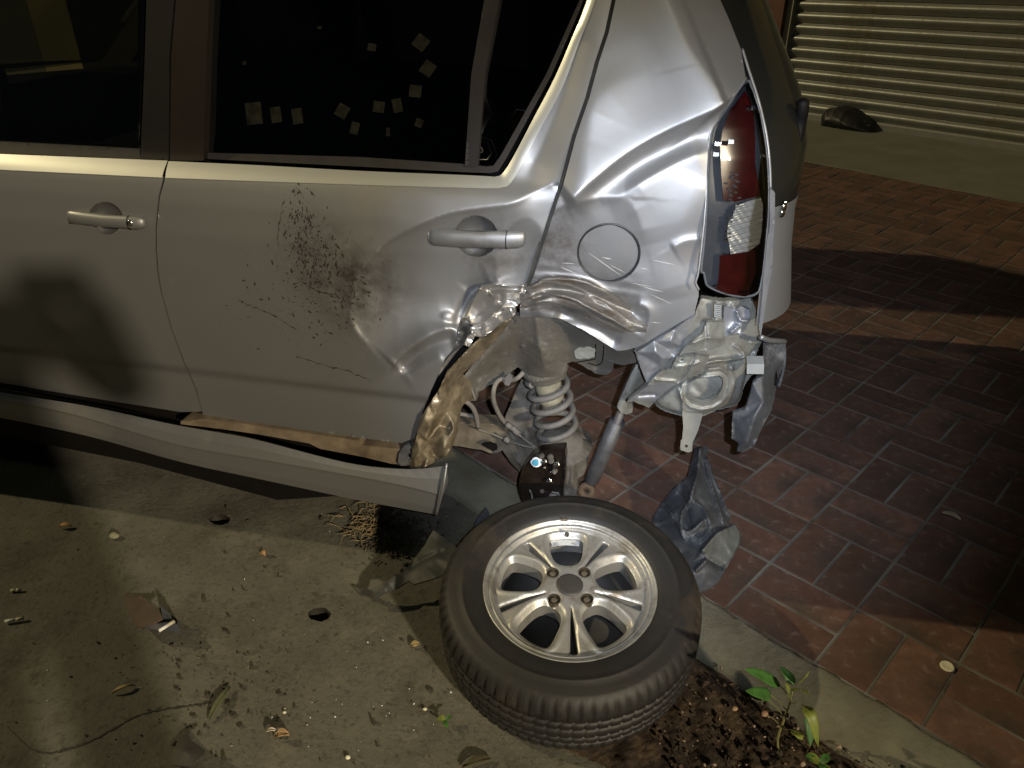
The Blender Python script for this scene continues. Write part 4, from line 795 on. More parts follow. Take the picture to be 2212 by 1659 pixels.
spring = MB().tube(hel, .0088, 10).build('coil_spring', SPRING, car)
MT = lambda h: axes(ax_, ctop + ax_ * h, ux)
MB().lathe([(.040, -.045), (.062, -.035), (.064, -.012), (.060, .0), (.054, .004), (.056, .012), (.050, .016), (.0, .016)], 36, MT(0)).build('spring_cup', WELL, car)
YEL = mat('dusty_bump_stop', (.20, .185, .135), .75, 0, .25, 30, .001, 120, dirt=[((.16, .14, .10), .35, 20)])
bs = MB().lathe([(.034, .0), (.036, .03), (.033, .048), (.030, .052), (.036, .058), (.0365, .068), (.030, .074), (.031, .092), (.024, .108), (.012, .112), (.0, .112)], 30, MT(.012)).build('bump_stop', YEL, car)
MB().lathe([(.0, HL * .93), (.03, HL * .93), (.044, HL * .96), (.05, HL), (.062, HL + .012), (.066, HL + .035), (.085, HL + .05)], 36, MT(0)).build('spring_seat', ARM, car)
armp = cdp([(680, 880), (770, 860), (860, 950), (850, 1200), (880, 1400), (1280, 1420), (1330, 1470), (1430, 1560), (1440, 1640)]) + cr(G_, [(1440, 250), (1420, 400), (1400, 520), (1370, 600), (1290, 660), (1290, 860), (1180, 880), (900, 345), (700, 540), (560, 380), (540, 200), (560, 60)]) + cdp([(450, 1450), (500, 1290), (560, 1150), (620, 1000)])
afn = rbf(cdp([(680, 880, .37), (770, 860, .37), (500, 1290, .36), (860, 1200, .36), (900, 1450, .33), (1280, 1420, .33), (1430, 1560, .33)]) + cr(G_, [(1420, 400, .31), (1370, 600, .29), (1290, 860, .22), (1180, 500, .22), (900, 345, .24), (600, 300, .30), (560, 60, .34)]))
arm = sheet('trailing_arm', armp, cflat(lambda u, v: afn(u, v) + .003 * wob(u, v, 9, 41) + ridge(u, v, cr(G_, [(1240, 420), (1250, 560), (1230, 720)]), -.012, 6, 6) + ridge(u, v, cr(G_, [(1190, 420), (1200, 600), (1180, 760)]), .012, 4, 5)), ARM, car, 4.5, thick=.03)
beam = cr(G_, [(-420, 60), (-200, 20), (0, 25), (200, 35), (430, 50), (480, 120), (560, 200), (640, 330), (700, 430), (680, 600), (560, 470), (470, 335), (400, 370), (340, 370), (240, 330), (140, 318), (0, 292), (-250, 270), (-420, 240)])
sheet('axle_beam', beam, cflat(lambda u, v: .30 + .02 * np.cos((v - 930) / 17) + .003 * wob(u, v, 8, 3)), mat('brown_dusty_axle', (.12, .098, .068), .85, .05, .3, 22, .001, 120), car, 5, thick=.05)
cv = cr(G_, [(240, 275), (320, 258), (400, 285), (410, 330), (360, 345), (300, 310)]); sheet('axle_opening', cv, cflat(lambda u, v: np.full_like(u, .268)), BLACK, car, 6, thick=.01)
HOSE = mat('dusty_rubber_hose', (.15, .135, .115), .8, 0, .2, 40)
tubepx('brake_hose', [(*p[:2], n) for p, n in zip(cdp([(700, 800), (640, 860), (560, 890), (470, 870), (405, 910), (372, 1000), (375, 1120), (430, 1260), (510, 1370), (600, 1430)]), (.21, .20, .21, .22, .21, .20, .21, .24, .27, .28))], .0062, HOSE)
tubepx('brake_hose', [(*p[:2], n) for p, n in zip(cdp([(-40, 1090), (60, 1120), (140, 1190), (180, 1290), (200, 1400)]), (.2, .2, .22, .24, .26))], .0068, HOSE)
tubepx('brake_pipe', [(*p[:2], .272) for p in cdp([(-40, 1255), (60, 1270), (180, 1300)])], .006, HOSE)
tubepx('brake_pipe', [(*p[:2], .262) for p in cdp([(590, 1420), (640, 1480), (740, 1560), (830, 1625)])], .003, HOSE)
tubepx('brake_pipe', [(*p[:2], .262) for p in cdp([(200, 1430), (400, 1500), (520, 1555), (700, 1610), (900, 1650)])], .0026, HOSE)
for p in ((600, 1430), (625, 1460), (540, 1390), (520, 1550)): MB().lathe([(0, -.011), (.009, -.009), (.009, .009), (0, .011)], 8, axes((.7, .2, -.7), car_at(*cdp([p])[0], .258))).build('pipe_union', SPRING, car)
tubepx('clip_rod', [(*p[:2], .16) for p in cdp([(95, 870), (130, 980), (165, 1090)])], .003, SPRING)
sheet('pipe_bracket', cdp([(505, 850), (545, 810), (585, 880), (540, 950), (490, 930)]), cflat(lambda u, v: .2 + 0 * u), SPRING, car, 5, thick=.006)
drp = cr(G_, [(885, 345), (1000, 330), (1160, 318), (1172, 420), (1165, 640), (1145, 760), (1140, 1000), (820, 1000), (735, 945), (690, 890), (665, 820), (650, 740), (655, 660), (680, 570), (720, 500), (790, 415)])
dn = lambda u, v: .135 + .010 * np.clip((edge_dist(np.stack([u, v], 1), np.array(drp)) < 4), 0, 1) * -1 + bowl(u, v, cr(G_, [(1000, 650)])[0], 45, 45, .012) + ridge(u, v, cr(G_, [(960, 610), (1010, 590), (1060, 620)]), -.008, 5, 5) + ridge(u, v, cr(G_, [(890, 600), (930, 540), (960, 570)]), -.008, 5, 5) + .001 * wob(u, v, 5, 9)
drum = sheet('brake_backing_plate', drp, cflat(dn), DRUM, car, 2.6, thick=.03)
dc = lambda x, y, n: car_at(*cr(G_, [(x, y)])[0], n)
fwd = axes((0, -1, .35), (0, 0, 0))
def stud(x, y, r, h, m, name='bolt', seg=8, n=.135): M_ = fwd.copy(); M_[:3, 3] = dc(x, y, n); return MB().lathe([(r * 1.25, 0), (r * 1.25, h * .25), (r, h * .3), (r, h), (r * .6, h * 1.12), (0, h * 1.12)], seg, M_).build(name, m, drum, False)
WHT = mat('white_seal_ring', (.72, .76, .76), .4, 0, .05, 10); BLU = mat('blue_plug', (.08, .36, .52), .25, .2, .1, 20, 0, 10, .5)
stud(845, 455, .0125, .010, WHT, 'seal_ring', 24); stud(845, 455, .0085, .018, BLU, 'blue_cap', 20, .133)
for x, y, r, h in ((1065, 492, .007, .016), (1050, 560, .006, .014), (985, 672, .006, .012), (930, 460, .006, .014), (905, 395, .006, .012), (1000, 405, .007, .010), (1010, 448, .006, .012), (910, 785, .005, .006)): stud(x, y, r, h, CHROME if x in (1065, 985, 930) else ARM)
stud(1050, 850, .0135, .016, SPRING, 'hub_nut', 6)
tubepx('plate_rib', [(*p[:2], .126) for p in cr(G_, [(770, 770), (795, 830), (800, 920)])], .0025, SPRING, drum)
# damper
dp = [cdp([(1890, 1000)])[0], cdp([(1810, 1230)])[0], cr(G_, [(1560, 460)])[0], cr(G_, [(1430, 720)])[0]]
pa = car_at(*dp[0], .25); pb = car_at(*dp[3], .30); da = (pb - pa) / np.linalg.norm(pb - pa); DL = np.linalg.norm(pb - pa)
damp = MB().lathe([(0, 0), (.012, 0), (.012, DL * .3), (.0215, DL * .3), (.0215, DL * .93), (.016, DL * .97), (.0, DL)], 24, axes(da, pa)).build('shock_absorber', mat('grey_damper_tube', (.075, .075, .08), .5, .3, .25, 30, .0006, 100, dirt=[((.11, .09, .07), .3, 8)]), car)
MB().lathe([(.008, -.016), (.024, -.016), (.024, .016), (.008, .016), (.008, -.016)], 20, axes((0, -1, .3), car_at(*cr(G_, [(1400, 770)])[0], .29))).build('damper_eye', mat('rusty_eye', (.09, .062, .04), .8, .2, .3, 40, .001, 100), damp)
hk = cdp([(1965, 690), (2010, 760), (2060, 930), (1960, 1030), (1880, 1110), (1848, 1160), (1870, 1195), (1912, 1200), (1905, 1245), (1840, 1268), (1780, 1250), (1735, 1180), (1800, 1020), (1900, 800)])
sheet('damper_shroud', hk, cflat(lambda u, v: .19 - .02 * np.cos((u - 1361 + .42 * (v - 830)) / 13)), STEEL, car, 4, thick=.03)

# ---- sill and loose side skirt
sill = cr(A4, [(1110, 1112), (1250, 1100), (1500, 1130), (2212, 1235)]) + cr(A5, [(250, 1260), (500, 1285), (590, 1250), (600, 1300), (560, 1395), (480, 1385), (250, 1330), (0, 1283)]) + cr(A4, [(1900, 1250), (1600, 1196), (1350, 1160), (1110, 1132)])
sfn = rbf(cr(A4, [(1110, 1112, .0), (2212, 1235, .02), (1110, 1140, .004), (1600, 1215, .03)]) + cr(A5, [(590, 1250, .02), (560, 1395, .03), (250, 1345, .035), (300, 1300, .015)]))
sheet('sill', sill, cflat(lambda u, v: sfn(u, v) + .034 + .002 * wob(u, v, 9, 6)), SILLM, car, 5, thick=.05)
sheet('sill_plug', cr(A5, [(485, 1310), (520, 1260), (560, 1270), (550, 1380), (500, 1390), (480, 1370)]), cflat(lambda u, v: .045 + 0 * u), PLAST, car, 6, thick=.02)
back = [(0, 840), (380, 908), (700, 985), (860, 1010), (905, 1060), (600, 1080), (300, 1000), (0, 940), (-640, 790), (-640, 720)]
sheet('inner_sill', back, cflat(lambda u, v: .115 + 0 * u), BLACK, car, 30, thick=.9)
top = cr(A4, [(0, 935), (560, 1018), (1110, 1142), (1500, 1200), (1900, 1310), (2212, 1392)]) + cr(A5, [(480, 1402), (640, 1425), (780, 1378)])
mid = cr(A4, [(0, 985), (400, 1050), (1110, 1268), (1600, 1345), (2212, 1455)]) + cr(A5, [(500, 1500), (720, 1560)])
bot = cr(A4, [(0, 1090), (560, 1205), (1110, 1368), (1600, 1470), (2212, 1602)]) + cr(B8, [(300, 30), (500, 62), (712, 102)])
top = [(-640, 735)] + top; mid = [(-640, 752)] + mid; bot = [(-640, 795)] + bot
def smooth1(y):
    for _ in range(6): y = np.r_[y[0], .25 * y[:-2] + .5 * y[1:-1] + .25 * y[2:], y[-1]]
    return y
sko = .018
def skirt():
    n = 60; a, b, c = [np.stack([np.linspace(q_[0][0], q_[-1][0], n), smooth1(np.interp(np.linspace(q_[0][0], q_[-1][0], n), [p[0] for p in q_], [p[1] for p in q_]))], 1) for q_ in (top, mid, bot)]; t = np.linspace(0, 1, n); out = -.022 * np.clip((t - .45) / .55, 0, 1)
    rows = [car_at(a[:, 0], a[:, 1], .035 + out + sko), car_at(a[:, 0] * .96 + b[:, 0] * .04, a[:, 1] * .96 + b[:, 1] * .04, .012 + out + sko), car_at(a[:, 0] * .5 + b[:, 0] * .5, a[:, 1] * .5 + b[:, 1] * .5, .004 + out + sko),
            car_at(b[:, 0], b[:, 1], .0 + out + sko), car_at(b[:, 0] * .9 + c[:, 0] * .1, b[:, 1] * .9 + c[:, 1] * .1, .004 + out + sko), car_at(b[:, 0] * .3 + c[:, 0] * .7, b[:, 1] * .3 + c[:, 1] * .7, .013 + out + sko), car_at(c[:, 0], c[:, 1], .022 + out + sko)]
    rows.append(rows[-1] + [0, .12, .02]); V = np.concatenate(rows); m = len(rows); Fc = [(r * n + i, r * n + i + 1, (r + 1) * n + i + 1, (r + 1) * n + i) for r in range(m - 1) for i in range(n - 1)]
    Fc.append(tuple(r * n + n - 1 for r in range(m)))
    return obj('side_skirt', V, Fc, PAINT, car, False)
sk = skirt(); tag(sk, 'side skirt sprung loose at its rear end')
p_ = car_surf(np.array([964., 955, 941]), np.array([1003., 1055, 1111]), -.0); MB().tube(spline(car_at(np.array([965., 957, 942]), np.array([1001., 1055, 1112]), np.array([.0, -.02, .005])), 14), .0035, 6).build('skirt_end_edge', PAINT, sk)

# ---- the rest of the body, mostly out of view: roof, far side, front, cabin
def grid(name, fn, nu, nv, m, parent=car, smooth=True):
    V = [fn(i / (nu - 1), j / (nv - 1)) for i in range(nu) for j in range(nv)]
    return obj(name, V, [(i * nv + j, i * nv + j + 1, (i + 1) * nv + j + 1, (i + 1) * nv + j) for i in range(nu - 1) for j in range(nv - 1)], m, parent, smooth)
def roofp(a, b):
    s = -1.75 + a * 2.1; n = .20 + b * (WID - .40); return (s, n, 1.455 + .065 * (1 - (2 * b - 1) ** 2) - .03 * (2 * a - 1) ** 2)
grid('roof', roofp, 14, 16, PAINT)
grid('roof_rail', lambda a, b: (-1.75 + a * 2.0, bz(1.395 + .06 * b) + .004, 1.395 + .06 * b), 12, 6, PAINT)
far = sheet('far_side', [(-1.9, .2), (.05 - .34, .2), (-.29, .38), (-.2, .52), (.02, .62), (.25, .52), (.33, .38), (.36, .3), (.42, .3), (.42, .98), (.30, 1.46), (-1.45, 1.46), (-1.9, 1.05)], lambda u, v: np.stack([u, WID - bz(v), v], 1), PAINT, car, .09, holes=[[(-1.66, 1.03), (-.9, 1.03), (-.9, 1.39), (-1.3, 1.39)], [(-.8, 1.03), (-.05, 1.03), (.1, 1.39), (-.8, 1.39)]], thick=.03, tdir=(0, -1, 0))
for q_ in ([(-1.66, 1.03), (-.9, 1.03), (-.9, 1.39), (-1.3, 1.39)], [(-.8, 1.03), (-.05, 1.03), (.1, 1.39), (-.8, 1.39)]):
    a = np.array(q_); obj('far_window', np.stack([a[:, 0], WID - bz(a[:, 1]) - .01, a[:, 1]], 1), [(0, 1, 2, 3)], GLASSF, far, False)
mb = MB(); mb.box((-1.35, WID / 2, .24), (1.1, WID / 2 - .12, .035)); mb.box((.13, WID / 2 + .1, .60), (.36, WID / 2 - .28, .02)); mb.box((-.26, WID / 2 + .1, .42), (.02, WID / 2 - .3, .17)); mb.build('floor_pan', BLACK, car, False)
def seat(s, n, name='seat'):
    mb = MB(); c = spline([(.0, .0, .0), (.02, 0, .2), (.07, 0, .42), (.13, 0, .62)], 10); V = []; Fc = []
    rows = []
    for i, p in enumerate(c):
        w_ = .24 * (1 - .25 * (i / 9) ** 2); rows.append([(s + p[0] + .06 * math.cos(t) , n + w_ * math.copysign(abs(math.sin(t)) ** .6, math.sin(t)), .5 + p[2]) for t in np.linspace(0, 6.283, 16, endpoint=False)])
    V = np.concatenate(rows); Fc = [(i * 16 + k, i * 16 + (k + 1) % 16, (i + 1) * 16 + (k + 1) % 16, (i + 1) * 16 + k) for i in range(9) for k in range(16)] + [tuple(144 + k for k in range(16))]
    mb.add(V, Fc); mb.box((s - .22, n, .46), (.25, .24, .07)); st = mb.build(name, VOID, car)
    hr = MB().lathe([(0, -.09), (.10, -.085), (.125, -.04), (.13, .03), (.10, .085), (0, .09)], 20, axes((0, 0, 1), (s + .17, n, 1.22))); hr.V = [((x - s - .17) * .45 + s + .17, y, z) for x, y, z in hr.V]; hr.build('headrest', VOID, st)
    MB().tube([(s + .15, n - .05, 1.08), (s + .17, n - .05, 1.2)], .006, 6).build('headrest_post', BLACK, st)
for s, n in ((-1.05, .42), (-1.05, WID - .42), (-.18, .42), (-.18, WID - .42)): seat(s, n)
# front end (out of the frame)
fr = grid('front_wing', lambda a, b: (-3.02 + a * 1.12, bz(.3 + .66 * b) + .12 * max(0, 1 - a * 1.8) ** 2 + .01, (.3 + .66 * b) * (1 - .10 * max(0, 1 - a * 1.2))), 14, 10, PAINT)
grid('front_wing', lambda a, b: (-3.02 + a * 1.12, WID - (bz(.3 + .66 * b) + .12 * max(0, 1 - a * 1.8) ** 2 + .01), (.3 + .66 * b) * (1 - .10 * max(0, 1 - a * 1.2))), 14, 10, PAINT)
grid('bonnet', lambda a, b: (-3.02 + a * .95, .10 + b * (WID - .2), .86 + .13 * a ** .7 + .04 * (1 - (2 * b - 1) ** 2)), 10, 12, PAINT)
grid('front_bumper', lambda a, b: (-3.05 - .10 * (1 - (2 * b - 1) ** 2), .1 + b * (WID - .2), .22 + a * .66), 8, 14, PAINT)
grid('windscreen', lambda a, b: (-2.07 + a * .55 - .06 * (1 - (2 * b - 1) ** 2), .12 + .1 * a + b * (WID - .24 - .2 * a), .99 + a * .46), 8, 10, GLASSF)
for n in (.10, WID - .10): grid('windscreen_pillar', lambda a, b, n=n: (-1.95 + a * .55 + .08 * b, n + (.1 * a if n < .5 else -.1 * a), .99 + a * .46), 6, 3, PAINT)
MB().box((-2.0, WID / 2, .85), (.14, WID / 2 - .15, .10)).build('dashboard', VOID, car)
MB().tube([(-1.72 + .06 * math.sin(t), .45 + .17 * math.cos(t), .98 + .165 * math.sin(t)) for t in np.linspace(0, 6.283, 40, endpoint=False)], .014, 8, closed=True).build('steering_wheel', BLACK, car)
# ================================================================== WHEEL lying on the ground
RIM = mat('dusty_silver_alloy', (.44, .43, .405), .44, .65, .08, 14, .0003, 300, .12, dirt=[((.17, .135, .09), .25, 14), ((.06, .05, .04), .12, 30)])
TYRE = mat('dusty_worn_rubber', (.013, .012, .0115), .6, 0, .2, 8, .0005, 130, dirt=[((.05, .035, .022), .16, 5), ((.03, .024, .018), .10, 25)])
RIMIN = mat('dark_rim_inside', (.05, .048, .045), .6, .3, .2, 20)
def tyre_mesh():
    h = [(.186, -.010), (.190, .002), (.1945, .006), (.200, .0085), (.212, .0115), (.222, .0128), (.232, .0130), (.2325, .0134), (.236, .0134), (.2365, .0128), (.250, .0105), (.260, .0065), (.2625, .0058), (.266, .0042), (.2755, -.004), (.2835, -.016), (.2872, -.026), (.2885, -.034),
         (.2892, -.047), (.2842, -.0475), (.2842, -.0525), (.2896, -.053), (.2905, -.070), (.2850, -.0705), (.2850, -.0755), (.2908, -.076), (.2908, -.0875)]
    z0 = -.0875; prof = h + [(r, 2 * z0 - z) for r, z in h[::-1][1:]]; nA = 432; V = np.zeros((nA, len(prof), 3)); m = len(prof)
    for a in range(nA):
        t = 2 * math.pi * a / nA; ph = a % 6
        for k, (r, z) in enumerate(prof):
            kk = min(k, m - 1 - k); rr = r
            if ph in (0, 1) and kk in (15, 16, 17): rr -= .0045
            if (a + 3) % 6 == 0 and kk in (22, 25): rr -= .0035
            if ph == 4 and kk in (18, 21): rr -= .003
            V[a, k] = (rr * math.cos(t), rr * math.sin(t), z)
    Fc = [(a * m + k, a * m + k + 1, ((a + 1) % nA) * m + k + 1, ((a + 1) % nA) * m + k) for a in range(nA) for k in range(m - 1)]
    return V.reshape(-1, 3), [f[::-1] for f in Fc]
tV, tF = tyre_mesh()
def rim_parts(parent):
    mb = MB(); mb.lathe([(.186, -.012), (.1905, -.004), (.1912, .001), (.1895, .0035), (.1865, .0028), (.1845, -.0005), (.1820, -.0045), (.1785, -.0058), (.1760, -.0035), (.1742, -.0032), (.1722, -.0070), (.1690, -.0125), (.1672, -.0145), (.166, -.024), (.160, -.045), (.157, -.075), (.160, -.13), (.175, -.155), (.186, -.165)], 120)
    # spoked face
    half = [(0, .063), (.012, .0645), (.0225, .070), (.0305, .081), (.0355, .097), (.0390, .117), (.0405, .133), (.0385, .144), (.030, .1495), (.015, .1525)]
    egg = [(x, y) for x, y in half] + [(0, .1535)] + [(-x, y) for x, y in half[::-1][:-1]]
    egg = spline(egg, 44, True); slot = [(0, .056), (.0018, .066), (.0034, .085), (.0052, .110), (.0072, .140), (.0080, .156), (.0064, .1595), (0, .1605)]; slot = slot + [(-x, y) for x, y in slot[::-1][1:-1]]; slot = spline(slot, 36, True)
    def rot(p, a): c, s_ = math.cos(a), math.sin(a); return np.stack([p[:, 0] * c - p[:, 1] * s_, p[:, 0] * s_ + p[:, 1] * c], 1)
    wins = [rot(egg, 2 * math.pi * k / 5) for k in range(5)]; slots = [rot(slot, math.pi + 2 * math.pi * k / 5) for k in range(5)]
    nuts = [(.0353 * a, .0353 * b) for a in (-1, 1) for b in (-1, 1)]; nh = [np.array([(x + .0138 * math.cos(t), y + .0138 * math.sin(t)) for t in np.linspace(0, 6.283, 24, endpoint=False)]) for x, y in nuts]
    out = np.array([(.1678 * math.cos(t), .1678 * math.sin(t)) for t in np.linspace(0, 2 * math.pi, 160, endpoint=False)])
    P, T = mesh2d(out, .0036, wins + slots + nh); r = np.linalg.norm(P, axis=1)
    dw = np.min([edge_dist(P, q_) for q_ in wins], 0); ds = np.min([edge_dist(P, q_) for q_ in slots], 0); dn_ = np.min([edge_dist(P, q_) for q_ in nh], 0)
    z = .001 - .016 * (r / .167) ** 2.2 - .0125 * np.exp(-(dw / .0065) ** 1.6) - .004 * np.exp(-(ds / .0022) ** 2) - .002 * np.exp(-(dn_ / .002) ** 2)
    z += .0035 * np.exp(-((dw - .013) / .006) ** 2) * np.clip((r - .07) / .03, 0, 1)
    T = T[:, ::-1]; mb.add(np.c_[P, z], T)
    cnt = {}
    for t in T:
        for i in range(3):
            e = (t[i], t[(i + 1) % 3]); cnt.setdefault((min(e), max(e)), []).append(e)
    be = [v[0] for v in cnt.values() if len(v) == 1]; V = np.c_[P, z]; ids = sorted({i for e in be for i in e}); mp = {i: k for k, i in enumerate(ids)}; n = len(ids)
    Vi = V[ids]; cen = np.array([0, 0]); low = Vi.copy(); low[:, 2] -= .034; dd = np.linalg.norm(Vi[:, :2], axis=1)
    mb.add(np.vstack([Vi, low]), [(mp[b], mp[a], mp[a] + n, mp[b] + n) for a, b in be])
    o = mb.build('rim', RIM, parent)
    MB().lathe([(0, -.150), (.150, -.150), (.157, -.075)], 48).build('rim_back', RIMIN, o)
    MB().lathe([(0, .0042), (.022, .0040), (.0275, .0030), (.0295, .0008), (.0295, -.004)], 40).build('centre_cap', mat('dark_grey_centre_cap', (.06, .056, .052), .5, .3, .1, 40), o)
    NUT = mat('tarnished_wheel_nut', (.17, .14, .10), .5, .6, .3, 60); p_ = None
    for x, y in nuts:
        if p_ is None: q_ = MB(); q_.lathe([(.0135, -.026), (.0095, -.022), (.0088, -.008), (.007, -.0045), (0, -.0035)], 6); q_.lathe([(.0138, -.001), (.0135, -.03), (0, -.03)], 24); nn_ = q_.build('wheel_nut', NUT, o, False); p_ = nn_
        else: nn_ = p_.copy(); col.objects.link(nn_); nn_.parent = o
        nn_.location = (x, y, 0)
    MB().tube([(.004, .158, -.016), (.003, .150, -.004), (.002, .144, .004)], [.0058, .005, .0035], 10).build('tyre_valve', mat('valve_rubber', (.07, .065, .055), .5, .3, .2, 40), o)
    a0, a1 = R(77), R(103); mb = MB(); mb.lathe([(.1405, -.0335), (.1500, -.0305), (.158, -.030)], 16, None, a0, a1); lp_ = mb.build('cast_plate', mat('clean_cast_plate', (.72, .74, .75), .4, .4, .05, 20), o)
    INK = mat('cast_mark_dark', (.03, .03, .035), .7)
    for tx, x, sz in (('E3', -.0245, .0085), ('NC', .0195, .007)):
        cu = bpy.data.curves.new('cast_mark', 'FONT'); cu.body = tx; cu.size = sz; cu.align_x = 'CENTER'; cu.align_y = 'CENTER'; cu.extrude = .0001
        to = bpy.data.objects.new('tmp', cu); col.objects.link(to); dg = bpy.context.evaluated_depsgraph_get(); me = bpy.data.meshes.new_from_object(to.evaluated_get(dg)); bpy.data.objects.remove(to)
        me.materials.clear(); me.materials.append(INK); to = bpy.data.objects.new('cast_mark', me); col.objects.link(to); to.parent = o; to.location = (x, .1435, -.0312); to.rotation_euler = (.28, 0, -x * 6)
    MB().tube([(-.0245 + .0085 * a, .1435 + .0048 * b, -.0314) for a, b in ((-1, -1), (1, -1), (1, 1), (-1, 1))], .0004, 4, closed=True).build('cast_mark', INK, o)
    MB().box((-.002, .1885, .004), (.0085, .0036, .0022)).build('balance_weight', mat('dull_lead_weight', (.13, .11, .085), .6, .4, .3, 60), o)
    return o
wc_ = np.array([.123, 1.180, .197]); tiltv = np.array([-.014, -.14, 1.]); tiltv /= np.linalg.norm(tiltv)
wt = axes(tiltv, wc_, (1, 0, 0)); uv_ = project(wc_); ctr = (1230.5, 1263.5)
wc_ = CAM + ray(*ctr) * 1.600; wt = axes(tiltv, wc_, (1, 0, 0))
wheel = empty('detached_wheel', M=Matrix(wt.tolist()) @ Matrix.Scale(.985, 4))
tag(wheel, 'torn off wheel with worn tyre and five spoke alloy rim lying on the ground', 'wheel')
ty = obj('tyre', tV, tF, TYRE, wheel); rim = rim_parts(wheel)
for s_, n_, sg in ((-2.42, .10, 1), (-2.42, WID - .10, -1), (.02, WID - .12, -1)):
    c = copy_tree(ty, car); c.name = 'wheel'; c.location = (s_, n_, .29); c.rotation_euler = (R(90) * sg, 0, 0); r2 = rim.copy(); col.objects.link(r2); r2.parent = c

# ================================================================== loose pieces of plastic
def gsheet(f): return lambda u, v: gnd(u, v, f(u, v))
def c4(p): return cr(L4, p)
lin = c4([(735, 160), (800, 142), (875, 155), (880, 205), (850, 240), (880, 300), (920, 440), (1000, 620), (1085, 830), (1120, 860), (1085, 915), (1100, 950), (1150, 955), (1200, 1030), (1200, 1160), (1120, 1310), (1050, 1420), (985, 1540), (880, 1620), (790, 1659), (700, 1800), (560, 1700), (300, 1100), (300, 870), (420, 690), (560, 540), (660, 460), (700, 300)])
lff0 = soft(c4([(735, 160, .15), (800, 142, .16), (880, 200, .155), (780, 300, .175), (850, 300, .145), (700, 300, .14), (660, 460, .12), (760, 460, .165), (920, 440, .11), (830, 560, .155), (1000, 620, .08), (720, 600, .15), (690, 690, .17), (560, 540, .09), (420, 690, .06), (560, 740, .10), (300, 870, .03), (620, 900, .12), (700, 980, .085), (840, 920, .13), (980, 900, .13), (900, 720, .15), (1085, 830, .06), (1100, 950, .05), (1050, 1020, .10), (940, 1060, .14), (1200, 1030, .03), (1200, 1160, .02), (1000, 1180, .10), (800, 1240, .06), (860, 1300, .10), (1040, 1400, .03), (1120, 1310, .025), (740, 1440, .05), (870, 1310, .095), (890, 1450, .03), (985, 1540, .005), (790, 1659, .0), (560, 1700, .01), (300, 1100, .02), (480, 980, .07), (640, 1100, .09), (740, 1100, .075), (820, 1120, .11), (760, 1180, .085)]))
lbase = rbf(c4([(735, 160, .15), (875, 160, .15), (880, 300, .14), (700, 300, .135), (1000, 620, .085), (420, 690, .055), (300, 870, .03), (300, 1100, .02), (560, 1700, .0), (790, 1659, .0), (985, 1540, .01), (1120, 1310, .025), (1200, 1100, .03), (1085, 830, .065), (720, 560, .14), (700, 900, .105), (860, 900, .115), (600, 1250, .04), (850, 1250, .07)]))
def lff(u, v):
    d = lbase(u, v)
    for pl, h, a, b in (([(790, 150), (765, 420), (705, 640), (690, 700)], .028, 5, 9), ([(875, 250), (930, 440), (1005, 640), (1085, 860)], .014, 3, 4), ([(835, 260), (900, 520), (985, 800), (1040, 960)], .012, 3, 3), ([(430, 760), (540, 920), (640, 1110)], .016, 3, 3), ([(560, 620), (640, 760), (680, 960)], -.012, 6, 6),
                        ([(690, 690), (600, 840), (600, 1000), (690, 1030), (830, 910)], .020, 4, 4), ([(690, 690), (830, 800), (900, 960)], .016, 4, 5), ([(740, 1090), (880, 960)], -.010, 3, 3), ([(770, 1140), (910, 1010)], .010, 3, 3), ([(800, 1240), (960, 1060), (1080, 1000)], .030, 4, 14), ([(870, 1310), (1040, 1410)], -.018, 8, 6), ([(740, 1440), (870, 1310)], .016, 4, 4)):
        d += ridge(u, v, c4(pl), h, a, b, 1.3, (.06, .06))
    return d + bowl(u, v, c4([(697, 972)])[0], 6, 6, -.02)
l1 = sheet('fender_liner', lin, gsheet(lambda u, v: lff(u, v) * .85 + .012 + .0008 * wob(u, v, 7, 51)), PLASTG, None, 2.8, thick=.005, tdir=(0, 0, -1), back=True, jag=.25)
tag(l1, 'torn piece of blue grey plastic wheel arch liner leaning beside the tyre on the bricks', 'liner')
tag(sheet('liner_facing', c4([(800, 1240), (960, 1050), (1060, 1000), (1150, 960), (1200, 1040), (1195, 1150), (1110, 1300), (1040, 1410), (870, 1310)]), gsheet(lambda u, v: lff(u, v) * .85 + .018 + .001 * wob(u, v, 6, 5) + ridge(u, v, c4([(1000, 1060), (1060, 1160), (1110, 1260)]), .006, 5, 3)), mat('pale_scuffed_plastic', (.10, .105, .10), .6, 0, .3, 25, .001, 100), l1, 4, thick=.003, tdir=(0, 0, -1)))
def c5(p): return cr(L5, p)
s1 = c5([(1235, 365), (1290, 395), (1450, 520), (1620, 650), (1760, 800), (1640, 960), (1470, 935), (1300, 1010), (960, 1110), (900, 1060), (700, 1180), (560, 1215), (420, 1340), (390, 1330), (375, 1270), (240, 1225), (205, 1235), (120, 1130), (260, 1185), (380, 1180), (560, 1090), (690, 1000), (810, 940), (815, 890), (870, 880), (980, 740), (1120, 560), (1180, 440)])
s1f = rbf(c5([(1235, 365, .10), (1180, 440, .09), (980, 740, .05), (870, 880, .045), (1450, 520, .10), (1700, 800, .13), (1470, 935, .11), (1100, 800, .075), (1300, 1010, .075), (960, 1110, .035), (700, 1180, .012), (420, 1340, .0), (390, 1200, .015), (120, 1130, -.02), (240, 1225, -.02), (690, 1000, .04), (1300, 750, .105), (560, 1150, .028)]))
tag(sheet('plastic_shard', s1, gsheet(lambda u, v: s1f(u, v) + ridge(u, v, c5([(870, 890), (1150, 740), (1400, 640)]), -.010, 6, 6) + .0012 * wob(u, v, 8, 3)), mat('olive_black_plastic', (.028, .030, .026), .6, 0, .2, 10, .0006, 90), None, 4.5, thick=.004, tdir=(0, 0, -1), back=True), 'dark torn plastic shard with a pointed tail lying left of the tyre', 'plastic shard')
